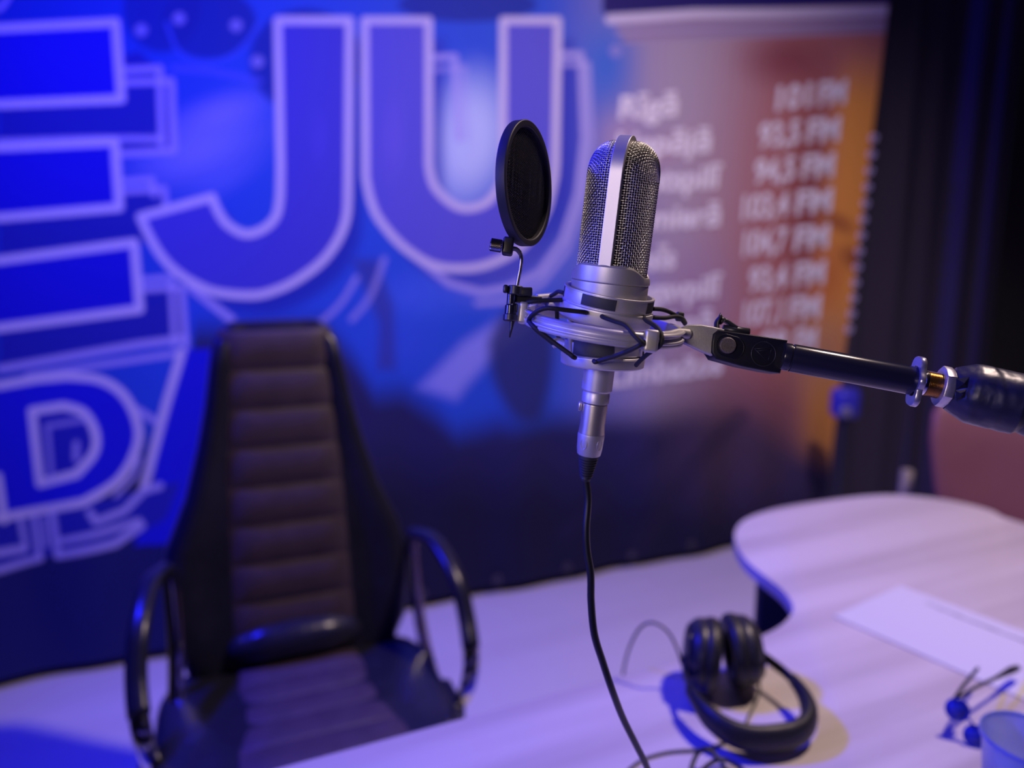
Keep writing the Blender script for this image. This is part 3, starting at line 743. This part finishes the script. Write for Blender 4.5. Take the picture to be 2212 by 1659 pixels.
# ================================================================== POP FILTER
pc = pt(1136, 398, 0.512)
v_ = ray(1134, 397); v_ /= np.linalg.norm(v_)
upd = 0.06 * AX + AU; upd = upd / np.linalg.norm(upd)
nrm = 0.915 * AX - 0.40 * AW; nrm -= upd * (nrm @ upd); nrm /= np.linalg.norm(nrm)
pop = thing('pop_filter', 'round black mesh pop filter on a bent metal rod left of the microphone', 'pop filter', pc - upd * 0.095)
PFm = axis_frame(pc, nrm, np.cross(nrm, upd) * -1); RP = 42.2
g = G(); lathe(g, PFm, rnd([(37.2, 0.2), (37.6, 2.6), (38.4, 3.1), (RP - .6, 3.3), (RP, 2.8), (RP, -3.6), (RP - .6, -4.0), (37.5, -3.6), (37.2, -1.2)], 0.3), 128, closed=True); rim = link('rim', g, M_POPRIM, pop, sharp=30)
g = G(); lathe(g, PFm, [(0.01, -0.9), (37.2, -0.9), (37.2, -1.4), (0.01, -1.4)], 96); link('backing_mesh', g, M_POPBACK, pop)
g = G(); sp = 1.15; k = 0
for xx in np.arange(-36.5, 36.6, sp):
    hl = math.sqrt(max(37.3 ** 2 - xx * xx, 0.01)); ys = np.arange(-hl, hl + 0.01, sp / 2)
    if len(ys) < 2: continue
    z = 0.16 * np.cos(math.pi * ys / sp + k * math.pi); k += 1
    tube(g, PFm(np.stack([ys * 0 + xx, ys, z], 1)), 0.00016, 4, caps=False)
    tube(g, PFm(np.stack([ys, ys * 0 + xx, -z], 1)), 0.00016, 4, caps=False)
link('front_mesh', g, M_POPMESH, pop, smooth=False)
bot = pt(1097, 532, 0.500)
KF = axis_frame(bot, AU + 0.12 * AX, AX)
g = G(); box(g, KF, (0, 4, 0.6), (7.4, 10, 12.0), 1.6, 3); link('rim_clamp', g, M_BLACK, pop, sharp=45)
kn = pt(1072, 530, 0.500); NF = axis_frame(kn, AX - 0.16 * AU * -1 * -1, AU)
g = G(); n = 44; t = np.linspace(0, 2 * math.pi, n, endpoint=False); V = []
zr = np.arange(-4.2, 4.3, 0.45)
for i, z in enumerate(zr):
    r = 4.1 + (0.25 * np.cos(22 * t + math.pi * i) if 0 < i < len(zr) - 1 else -0.4); V.append(NF(np.stack([r * np.sin(t), -r * np.cos(t), t * 0 + z], 1)))
loft(g, V); link('thumb_knob', g, M_STEEL, pop, smooth=False)
g = G(); rp = smooth_path([pt(1094, 541, .502), pt(1104, 538, .504), pt(1114, 538, .507), pt(1122, 545, .510), pt(1126, 557, .512), pt(1124, 580, .513), pt(1120, 600, .514), pt(1116, 622, .515)], 10)
tube(g, rp, 0.00135, 14)
for i in range(6, 34, 2):     # ridges at the bend
    d_ = rp[i + 1] - rp[i]; fr = axis_frame(rp[i], d_, AU); lathe(g, fr, [(1.2, -0.25), (1.62, 0), (1.2, 0.25)], 12)
link('bent_rod', g, M_STEEL, pop)
def cyl(px, py, d, r, h, m, nm, bev=0.6, axis=None):
    fr = axis_frame(pt(px, py, d), (AU + 0.08 * AX) if axis is None else axis, AX); g = G()
    lathe(g, fr, [(0.01, h / 2), (r - bev, h / 2), (r, h / 2 - bev), (r, -h / 2 + bev), (r - bev, -h / 2), (0.01, -h / 2)], 36); return link(nm, g, m, pop, sharp=40)
cyl(1113, 628, .515, 5.6, 6.4, M_BLACK, 'rod_clamp')
g = G(); box(g, axis_frame(pt(1128, 629, .515), AU - 0.0 * AX, AX), (1.5, 0, -0.6), (11, 7, 6.0), 1.0); link('clamp_arm', g, M_BLACK, pop, sharp=45)
g = G(); box(g, axis_frame(pt(1092, 624, .512), AU + 0.1 * AX, AX), (0, 0, 0), (3.4, 5, 5.6), 1.2); link('clamp_tab', g, M_BLACK, pop, sharp=45)
cyl(1104, 647, .514, 3.0, 8.0, M_BLACKG, 'column')
g = G(); box(g, axis_frame(pt(1135, 647, .520), AU + 0.02 * AX, AX + 0.25 * AW), (0, 0, 0), (23, 6, 5.2), 1.0); link('mounting_bar', g, M_BLACK, pop, sharp=45)
cyl(1103, 672, .514, 4.2, 8.5, M_BLACKG, 'column'); cyl(1108, 665, .514, 3.4, 6.0, M_BLACKG, 'column')
cyl(1102, 686, .514, 4.9, 4.8, M_BLACK, 'lower_nut')
g = G(); tube(g, [pt(1106, 688, .516), pt(1106, 697, .516), pt(1104, 712, .516), pt(1101, 729, .516)], [0.0019, 0.0017, 0.0010, 0.0006], 10); link('pin', g, M_BLACK, pop)

# ================================================================== MICROPHONE CABLE
cab = thing('microphone_cable', 'black microphone cable with silver connector hanging from the microphone to the table', 'cable', MF([0, 0, yz(930)])[0])
zA, zB_, zC, zD_ = yz(871), yz(934), yz(982), yz(1038)
g = G(); lathe(g, MF, [(0.01, zA), (9.1, zA), (9.2, zA - 0.8), (9.0, zB_ + 6), (9.5, zB_ + 0.4), (9.5, zB_ - 0.2), (0.01, zB_ - 0.2)], 48); link('connector_shell', g, M_XLR, cab, sharp=35)
g = G(); lathe(g, MF, [(0.01, zB_ - 0.3), (9.6, zB_ - 0.3), (9.8, zB_ - 2), (9.3, zC + 5), (8.6, zC + 0.6), (7.8, zC), (0.01, zC)], 48); sh = link('connector_barrel', g, M_SILVER, cab, sharp=35)
for a in (-35, 40):
    t = math.radians(a); c = MF([9.35 * math.sin(t), -9.35 * math.cos(t), zB_ - 7.2])[0]; nn = math.sin(t) * MF.ex - math.cos(t) * MF.ey
    fr = axis_frame(c, nn, MF.ex); P = fr([(2.5 * math.cos(k), 4.0 * math.sin(k), 0.1) for k in np.linspace(0, 2 * math.pi, 28, endpoint=False)])
    g = G(); tube(g, P, 0.00022, 6, closed=True); link('grip_dimple', g, M_SILVER, sh)
g = G(); prof = [(7.4, zC + 0.2)]; k = 8
for i in range(k):
    a = i / k; z = zC - 1.6 + (zD_ + 4 - zC) * a; r = 7.4 - 3.0 * a; prof += [(r, z), (r, z - 0.9), (r - 1.1, z - 1.1), (r - 1.1, z - 1.5)]
prof += [(4.0, zD_ + 2), (3.2, zD_), (0.01, zD_)]
lathe(g, MF, prof, 40); link('strain_relief', g, M_RUBBER, cab, sharp=40)
g = G(); t = math.radians(-82)
box(g, MF, (-10.8, -1, yz(880)), (2.4, 4, 6.5), 0.9); link('latch_tab', g, M_XLR, cab)
end = MF([0, 0, zD_ + 1])[0]; de = (end - CAM) @ AW
P = [end, pt(1270, 1080, de + .001), pt(1266, 1140, de), pt(1268, 1190, de), pt(1276, 1240, de), pt(1277, 1300, de + .003), pt(1284, 1370, de + .006), pt(1302, 1430, de + .012),
     pt(1322, 1490, de + .02), pt(1345, 1550, de + .04), pt(1372, 1605, de + .06), pt(1398, 1659, de + .085), pt(1425, 1740, .68)]
P += [onz(1470, 1800, 0.746), onz(1545, 1795, 0.746), onz(1580, 1720, 0.750), onz(1560, 1650, 0.757), onz(1525, 1618, 0.765), onz(1500, 1640, 0.757), onz(1492, 1700, 0.747),
      onz(1540, 1780, 0.752), onz(1640, 1760, 0.754), onz(1630, 1690, 0.752), onz(1560, 1640, 0.749), onz(1500, 1690, 0.757), onz(1500, 1800, 0.747), onz(1600, 1900, 0.746)]
g = G(); tube(g, smooth_path(P, 8), 0.0028, 10); link('cord', g, M_CABLE, cab)

# ================================================================== TABLE
tab_px = [(1450, 1430), (1600, 1389), (1655, 1368), (1692, 1346), (1712, 1320), (1708, 1298), (1688, 1272), (1655, 1246), (1620, 1218), (1597, 1190), (1587, 1163), (1592, 1138), (1618, 1117),
          (1680, 1097), (1780, 1081), (1880, 1070), (1960, 1070), (2060, 1082), (2140, 1102), (2212, 1130)]
edge = [onz(600, 1659, 0.74)[:2]] + [onz(*p, 0.74)[:2] for p in tab_px]
e0 = edge[0] - (edge[1] - edge[0]) * 0.8
poly = [e0] + edge + [np.array(q_) for q_ in ((1.40, 1.36), (1.55, 1.05), (1.60, 0.70), (1.55, 0.42), (1.35, 0.33), (0.3, 0.30), (-0.45, 0.30), (-0.66, 0.36))]
pm3 = smooth_path([np.array([*p, 0]) for p in poly[:-7]], 4)[:, :2]
poly = [tuple(p * 1000) for p in list(pm3) + poly[-7:]]
tbl = thing('conference_table', 'curved pale wood-grain table carrying the headphones, paper and cables', 'table', (0.5, 0.8, 0))
g = G(); slab(g, WORLD_MM, poly, 714, 740, 1.5)
top = link('tabletop', g, M_TABLE, tbl, sharp=40)
g = G(); box(g, WORLD_MM, (655, 1355, 357), (350, 28, 714), 3); link('leg', g, M_LEG, tbl, sharp=40)
g = G(); box(g, WORLD_MM, (1350, 700, 357), (40, 500, 714), 3); link('leg', g, M_LEG, tbl, sharp=40)
g = G(); box(g, WORLD_MM, (-480, 500, 357), (40, 300, 714), 3); link('leg', g, M_LEG, tbl, sharp=40)
g = G(); box(g, WORLD_MM, (430, 560, 560), (1780, 18, 300), 3); link('modesty_panel', g, M_LEG, tbl, sharp=40)

# paper sheet with pencilled lines
A, B_ = onz(1945, 1265, 0.7415), onz(1797, 1332, 0.7415); Cc = onz(2190, 1515, 0.7415)
e1 = (B_ - A) / np.linalg.norm(B_ - A); e2 = Cc - B_; e2 -= e1 * (e2 @ e1); e2 /= np.linalg.norm(e2)
pp = thing('paper_sheet', 'white sheet of paper with faint handwriting lying on the table at the right', 'paper', (A + e1 * .105 + e2 * .15))
g = G(); PFr = Frame(A, e1, e2, np.array([0, 0, 1.0])); slab(g, PFr, [(0, 0), (210, 0), (210, 297), (0, 297)], 0, 0.4); link('sheet', g, M_PAPER, pp, smooth=False)
g = G()
for (row, a, b2) in ((62, 28, 100), (84, 22, 120), (110, 20, 104), (140, 24, 122), (166, 22, 90), (196, 24, 112)):
    n = int((b2 - a) / 2.2); P = [(12 + (i % 3) * 1.5 + 30 * math.sin(row) * 0.1 + 4 * math.sin(i * 1.9 + row) + 20, row + a * 0 + i * 2.2 * 0.9, 0.6) for i in range(n)]
    tube(g, PFr(P), 0.0007, 4, flat=(.3, 1), up=(0, 0, 1))
link('handwriting', g, M_INK, pp)

# ================================================================== HEADPHONES
HO = (onz(1528, 1432, 0.785) + onz(1592, 1410, 0.785)) / 2; apex = onz(1668, 1585, 0.765)
hy = apex - HO; hy[2] = 0; LEN = np.linalg.norm(hy) * 1000; hy /= np.linalg.norm(hy); hx = np.cross(hy, [0, 0, 1.0]) * -1
if hx[0] < 0: hx = -hx
HF = Frame(np.array([HO[0], HO[1], 0.74]), hx, hy, np.array([0, 0, 1.0]))
hp = thing('headphones', 'black over-ear studio headphones lying on the table with cups together', 'headphones', HF.o)
# headband: U in the x-y plane, y runs to the apex
def U_path(wd, y0, y1, z0, z1, n=40):
    P = []
    for t in np.linspace(0, math.pi, n):
        c = math.cos(t); s = math.sin(t)
        P.append((-wd * np.sign(c) * abs(c) ** 0.8, y0 + (y1 - y0) * s ** 0.75, z0 + (z1 - z0) * s))
    return P
g = G(); P = HF(U_path(74, 60, LEN + 8, 40, 24)); n = len(P); rr = np.interp(np.linspace(0, 1, n), [0, .15, .5, .85, 1], [10, 17, 20, 17, 10]) / 1000
tube(g, P, rr, 16, flat=(0.95, 0.62), up=(0, 0, 1)); link('headband', g, M_FOAM, hp)
for sx in (-1, 1):
    g = G(); P = HF([(sx * 74, 66, 40), (sx * 70, 40, 42), (sx * 62, 12, 44), (sx * 56, -6, 46)])
    tube(g, smooth_path(P, 6), 0.006, 10, flat=(1.4, 0.5), up=(0, 0, 1)); link('yoke', g, M_BLACK, hp)
    tilt = np.array(hx) * sx + hy * (0.20 if sx > 0 else -0.34) + np.array([0, 0, 0.10]); CF = axis_frame(HF([(sx * 25 + (3 if sx > 0 else -5)), 0, 54])[0], tilt, (0, 0, 1)); CF = Frame(CF.o, CF.ex * 1.12, CF.ey * 1.12, CF.ez * 1.08)
    g = G(); lathe(g, CF, [(0.01, 22), (26, 22), (36, 19), (42, 12), (44, 4), (43, 0), (0.01, 0)], 48); cup = link('ear_cup', g, M_BLACK, hp, sharp=50)
    g = G(); lathe(g, CF, rnd([(24, 0), (45, 0), (47, -9), (44, -18), (26, -18)], 7, 4), 48, closed=True); link('ear_pad', g, M_FOAM, cup)
    g = G(); lathe(g, CF, [(0.01, -5), (30, -5)], 32); link('driver_cover', g, M_POPBACK, cup)
    g = G(); lathe(g, CF, rnd([(30, 20.5), (34, 20), (34, 21.5), (30, 22.5)], 0.5), 48, closed=True); link('cup_ring', g, M_CHROME if False else M_BLACKG, cup)
hc = thing('headphone_cable', 'thin black headphone cable looping beside the headphones on the table', 'cable', onz(1500, 1480, 0.742))
g = G()
P = [onz(1480, 1460, 0.77), onz(1462, 1400, 0.80), onz(1440, 1362, 0.825), onz(1408, 1345, 0.83), onz(1380, 1360, 0.815), onz(1356, 1410, 0.76), onz(1344, 1470, 0.69), onz(1340, 1530, 0.60), onz(1420, 1570, 0.743),
     onz(1520, 1560, 0.743), onz(1600, 1500, 0.746), onz(1625, 1440, 0.76)]
tube(g, smooth_path(P[:8], 8), 0.0019, 8); link('cord', g, M_CABLE, hc)
g = G(); P = [onz(1640, 1470, 0.765), onz(1640, 1500, 0.752), onz(1618, 1545, 0.743), onz(1600, 1585, 0.743), onz(1570, 1602, 0.743), onz(1520, 1618, 0.743), onz(1440, 1625, 0.743), onz(1380, 1645, 0.743), onz(1330, 1690, 0.743)]
tube(g, smooth_path(P, 8), 0.0016, 8); link('cord', g, M_CABLE, hc)

# ================================================================== GLASSES AND TUMBLER
gp = onz(2082, 1560, 0.755)
eg = thing('eyeglasses', 'dark folded-open eyeglasses with blue lenses beside the drinking glass', 'eyeglasses', gp)
def stroke(pts, r, nm, m, par, flat=None):
    g = G(); P = smooth_path(pts, 6); tube(g, P, r, 10, flat=flat, up=(0, 0, 1) if flat else None); return link(nm, g, m, par)
stroke([onz(2060, 1512, .785), onz(2080, 1483, .782), onz(2112, 1444, .775)], 0.0024, 'temple', M_BLACKG, eg)
g = G(); P = smooth_path([onz(2064, 1514, .785), onz(2100, 1489, .778), onz(2150, 1465, .77), onz(2180, 1450, .765), onz(2198, 1443, .76)], 6)
tube(g, P, np.interp(np.linspace(0, 1, len(P)), [0, .5, .8, 1], [.0022, .0026, .0055, .0045]), 10); link('temple', g, M_BLACKG, eg)
g = G(); ce = onz(2088, 1562, .765); GFm = axis_frame(ce, (-0.2, -0.5, 0.25), (0.35, -0.6, -.6))
for dx in (-17, 17):
    th = np.linspace(0, 2 * math.pi, 28, endpoint=False)
    P = GFm(np.stack([dx + 13 * np.cos(th), 13 * np.sin(th), th * 0], 1)); g = G(); tube(g, P, 0.0016, 8, closed=True); rimo = link('lens_rim', g, M_LENS, eg)
    g = G(); lathe(g, Frame(GFm([dx, 0, 0])[0], GFm.ex, GFm.ey, GFm.ez), [(0.01, 0.7), (12.5, 0.4), (12.5, -0.4), (0.01, -0.7)], 28); link('lens', g, M_LENS, rimo)
g = G(); tube(g, smooth_path(GFm([(-5, 3, 0), (0, 6, 1), (5, 3, 0)]), 5), 0.0016, 8); link('bridge', g, M_LENS, eg)
g = G(); tube(g, smooth_path([onz(2060, 1512, .785), onz(2068, 1522, .780), onz(2078, 1530, .772)], 5), 0.004, 8); link('hinge', g, M_BLACKG, eg)

tg = onz(2232, 1592, 0.85); tc = np.array([tg[0], tg[1], 0.7405]); TG = Frame(tc, WORLD_MM.ex, WORLD_MM.ey, WORLD_MM.ez)
tum = thing('tumbler', 'translucent drinking cup with blue light put into its colour at the lower right corner of the table', 'cup', tc)
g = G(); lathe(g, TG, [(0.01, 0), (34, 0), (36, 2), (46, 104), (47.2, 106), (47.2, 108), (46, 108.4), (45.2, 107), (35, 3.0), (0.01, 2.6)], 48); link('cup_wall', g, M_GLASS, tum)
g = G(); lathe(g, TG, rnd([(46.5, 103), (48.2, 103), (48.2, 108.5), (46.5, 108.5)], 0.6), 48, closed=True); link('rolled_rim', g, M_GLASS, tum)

# ================================================================== OFFICE CHAIR
CO = np.array([-0.395, 1.30, 0.0]); cy = math.radians(22)
cf = np.array([math.sin(cy), -math.cos(cy), 0]); cw = np.array([math.cos(cy), math.sin(cy), 0])
CH = Frame(CO, cw, cf, np.array([0, 0, 1.0]))      # x width, y towards the sitter's knees, z up
ch = thing('office_chair', 'high-backed black office chair with ribbed brown leather panel and chrome loop armrests', 'chair', CO)
def backy(z): return np.interp(z, [430, 560, 700, 1200, 1260], [-200, -208, -225, -292, -304])
zsb = [455, 470, 500, 560, 640, 700, 760, 860, 960, 1040, 1120, 1170, 1195, 1210]
hwb = [150, 190, 218, 240, 252, 252, 240, 197, 168, 150, 136, 126, 112, 88]
rings = []
for z, hw_ in zip(zsb, hwb):
    y = backy(z); t = 48 if z < 1180 else 34
    R_ = []
    for a in np.linspace(0, 2 * math.pi, 40, endpoint=False):
        c, s = math.cos(a), math.sin(a); x = hw_ * np.sign(c) * abs(c) ** 0.6; yy = t * np.sign(s) * abs(s) ** 0.7
        if s > 0: yy += 26 * smooth(0.55, 0.95, abs(x) / hw_) * (1 - smooth(0.97, 1.0, abs(x) / hw_)) * (1 if 500 < z < 1180 else .4)
        R_.append((x, y + yy, z))
    rings.append(CH(R_))
g = G(); loft(g, rings); link('backrest', g, M_LEATHER, ch)
def ribbed(x0f, x1f, zs, yf, nr, nm, up_z=False, amp=9):
    n = 160; V = []; m = 17
    for i in range(n):
        s = i / (n - 1); rib = abs(math.sin(math.pi * s * nr)) ** 0.5
        for j in range(m):
            u = j / (m - 1); edge_ = 1 - abs(2 * u - 1) ** 6
            if up_z: y = zs[0] + (zs[1] - zs[0]) * s; x = x0f(s) + (x1f(s) - x0f(s)) * u; V.append((x, y, yf(y) + (amp * rib + 3) * edge_ - 4))
            else: z = zs[0] + (zs[1] - zs[0]) * s; x = x0f(s) + (x1f(s) - x0f(s)) * u; V.append((x, yf(z) + (amp * rib + 3) * edge_ - 4, z))
    idx = np.arange(n * m).reshape(n, m)
    g = G(); g.add(CH(V), np.stack([idx[:-1, :-1], idx[:-1, 1:], idx[1:, 1:], idx[1:, :-1]], -1).reshape(-1, 4).tolist()); return link(nm, g, M_BROWN, ch)
ribbed(lambda s: -124 + 12 * s, lambda s: 124 - 16 * s, (560, 1195), lambda z: backy(z) + 50, 8, 'back_panel')
g = G(); P = CH([(-140, -172, 545), (-80, -160, 552), (0, -155, 556), (80, -160, 552), (140, -172, 545)]); tube(g, smooth_path(P, 6), np.interp(np.linspace(0, 1, 25), [0, .1, .3, .7, .9, 1], [.004, .026, .04, .04, .026, .004]), 20); link('lumbar_roll', g, M_LEATHER, ch)
# seat
rings = []
for z, k in ((395, .86), (410, .96), (440, 1.0), (475, 1.0), (492, .96), (500, .84), (500, .3)):
    R_ = []
    for a in np.linspace(0, 2 * math.pi, 48, endpoint=False):
        c, s = math.cos(a), math.sin(a); R_.append((270 * k * np.sign(c) * abs(c) ** 0.45, 20 + 255 * k * np.sign(s) * abs(s) ** 0.45, z + (10 * abs(c) ** 4 if z > 470 else 0)))
    rings.append(CH(R_))
g = G(); loft(g, rings); link('seat', g, M_LEATHER, ch)
ribbed(lambda s: -118 - 14 * s, lambda s: 118 + 52 * s, (-150, 262), lambda y: 509 - 12 * smooth(200, 262, y), 6, 'seat_panel', True, 8)
for sx in (-1, 1):
    LP = [(.262, -.19, .73), (.29, -.11, .735), (.308, -.02, .69), (.315, .03, .62), (.305, .085, .55), (.285, .07, .47), (.27, -.02, .45), (.262, -.09, .50), (.256, -.13, .59), (.258, -.17, .68)]
    loop = smooth_path([np.array(p) * [sx if sx > 0 else -0.90, 1, 1] * 1000 for p in LP + LP[:1]], 8)[:-1]
    g = G(); tube(g, CH(loop), 0.011, 12, closed=True, flat=(0.8, 1.5)); arm = link('armrest', g, M_CHROME, ch)
    g = G(); tube(g, CH(loop[0:30] + np.array([0, 0, 6])), 0.012, 12, flat=(1, 1.6)); link('arm_pad', g, M_LEATHER, arm)
    g = G(); box(g, CH, (sx * 262, 40, 455), (60, 110, 50), 12); link('arm_bracket', g, M_BLACK, arm)
g = G(); lathe(g, CH, [(0.01, 400), (60, 400), (60, 380), (28, 370), (28, 110), (45, 100), (45, 70), (0.01, 70)], 32); link('gas_column', g, M_CHROME, ch, sharp=40)
for i in range(5):
    a = math.radians(20 + 72 * i); dx, dy = math.cos(a), math.sin(a)
    g = G(); tube(g, CH([(dx * 30, dy * 30, 92), (dx * 180, dy * 180, 84), (dx * 300, dy * 300, 72)]), [0.026, 0.022, 0.016], 10); leg = link('leg', g, M_CHROME, ch)
    c = CH([(dx * 300, dy * 300, 29)])[0]; fr = axis_frame(c, (-dy * cw + dx * cf), (0, 0, 1)); g = G(); lathe(g, fr, [(0.01, -22), (24, -22), (29, -16), (29, 16), (24, 22), (0.01, 22)], 24); link('caster', g, M_BLACK, leg)

# ================================================================== RED ARMCHAIR (right)
RO = np.array([1.50, 1.98, 0.0]); ry = math.radians(-28)
rf = np.array([math.sin(ry), -math.cos(ry), 0]); rw = np.array([math.cos(ry), math.sin(ry), 0]); RC = Frame(RO, rw, rf, np.array([0, 0, 1.0]))
rc = thing('armchair', 'red-brown leather armchair with rounded back behind the table at the right edge', 'chair', RO)
rings = []
for z, hw_, y in ((440, 200, -150), (470, 235, -165), (560, 262, -180), (680, 285, -195), (780, 300, -210), (860, 298, -222), (905, 270, -230), (925, 225, -233), (933, 150, -235)):
    R_ = []
    for a in np.linspace(0, 2 * math.pi, 40, endpoint=False):
        c, s = math.cos(a), math.sin(a); x = hw_ * np.sign(c) * abs(c) ** 0.55; yy = (45 if z < 900 else 32) * np.sign(s) * abs(s) ** 0.8 + 60 * (abs(x) / 300) ** 3
        R_.append((x, y + yy, z))
    rings.append(RC(R_))
g = G(); loft(g, rings); link('backrest', g, M_RED, rc)
g = G(); box(g, RC, (0, 40, 430), (480, 440, 110), 38, 4); link('seat', g, M_RED, rc)
for sx in (-1, 1):
    g = G(); P = RC([(sx * 285, -190, 540), (sx * 310, -100, 552), (sx * 312, 40, 548), (sx * 300, 160, 530)]); tube(g, smooth_path(P, 8), 0.034, 14, flat=(0.8, 1.1)); arm = link('armrest', g, M_RED, rc)
    g = G(); tube(g, RC([(sx * 305, 120, 535), (sx * 285, 110, 440)]), 0.016, 10); link('arm_post', g, M_CHROME, arm)
g = G(); lathe(g, RC, [(0.01, 390), (40, 390), (28, 370), (28, 90), (46, 70), (0.01, 60)], 28); link('gas_column', g, M_CHROME, rc, sharp=40)
for i in range(5):
    a = math.radians(72 * i); g = G(); tube(g, RC([(0, 0, 85), (math.cos(a) * 280, math.sin(a) * 280, 30)]), [0.025, 0.016], 10); link('leg', g, M_BLACK, rc)

# pale post and the small dark stand by the banner edge
pb = pt(1955, 1065, 2.55); g = G(); fr = axis_frame((pb[0], pb[1], 0), (0, 0, 1), (1, 0, 0)); ph = 1000 * (pt(1955, 1012, 2.55)[2])
box(g, fr, (0, 0, ph / 2), (34, 28, ph), 5); tag(link('wooden_post', g, M_POST, origin=(pb[0], pb[1], 0), sharp=40), 'short pale wooden post standing behind the far edge of the table', 'post')
sp_ = pt(1826, 870, 3.15); st = thing('equipment_stand', 'dark slim equipment stand at the lower right edge of the banner', 'stand', (sp_[0], sp_[1], 0))
fr = Frame(np.array([sp_[0], sp_[1], 0]), WORLD_MM.ex, WORLD_MM.ey, WORLD_MM.ez); zt_ = sp_[2] * 1000
g = G(); lathe(g, fr, [(0.01, 0), (150, 0), (150, 14), (22, 26), (20, zt_ - 60), (0.01, zt_ - 60)], 32); link('pole', g, M_BLACK, st, sharp=40)
M_HEAD = mat('dark_blue_plastic', (0.04, 0.04, 0.42), 0.4); M_KNOB = mat('grey_knob', (0.20, 0.20, 0.26), 0.5)
g = G(); box(g, fr, (0, 0, zt_), (110, 90, 130), 30, 4); hd = link('stand_head', g, M_HEAD, st, sharp=50)
kf = axis_frame(fr([-18, -48, -30 + zt_])[0], (0, -1, 0), (1, 0, 0)); g = G(); lathe(g, kf, [(0.01, 8), (20, 8), (24, 4), (24, -6), (0.01, -6)], 28); link('knob', g, M_KNOB, hd)
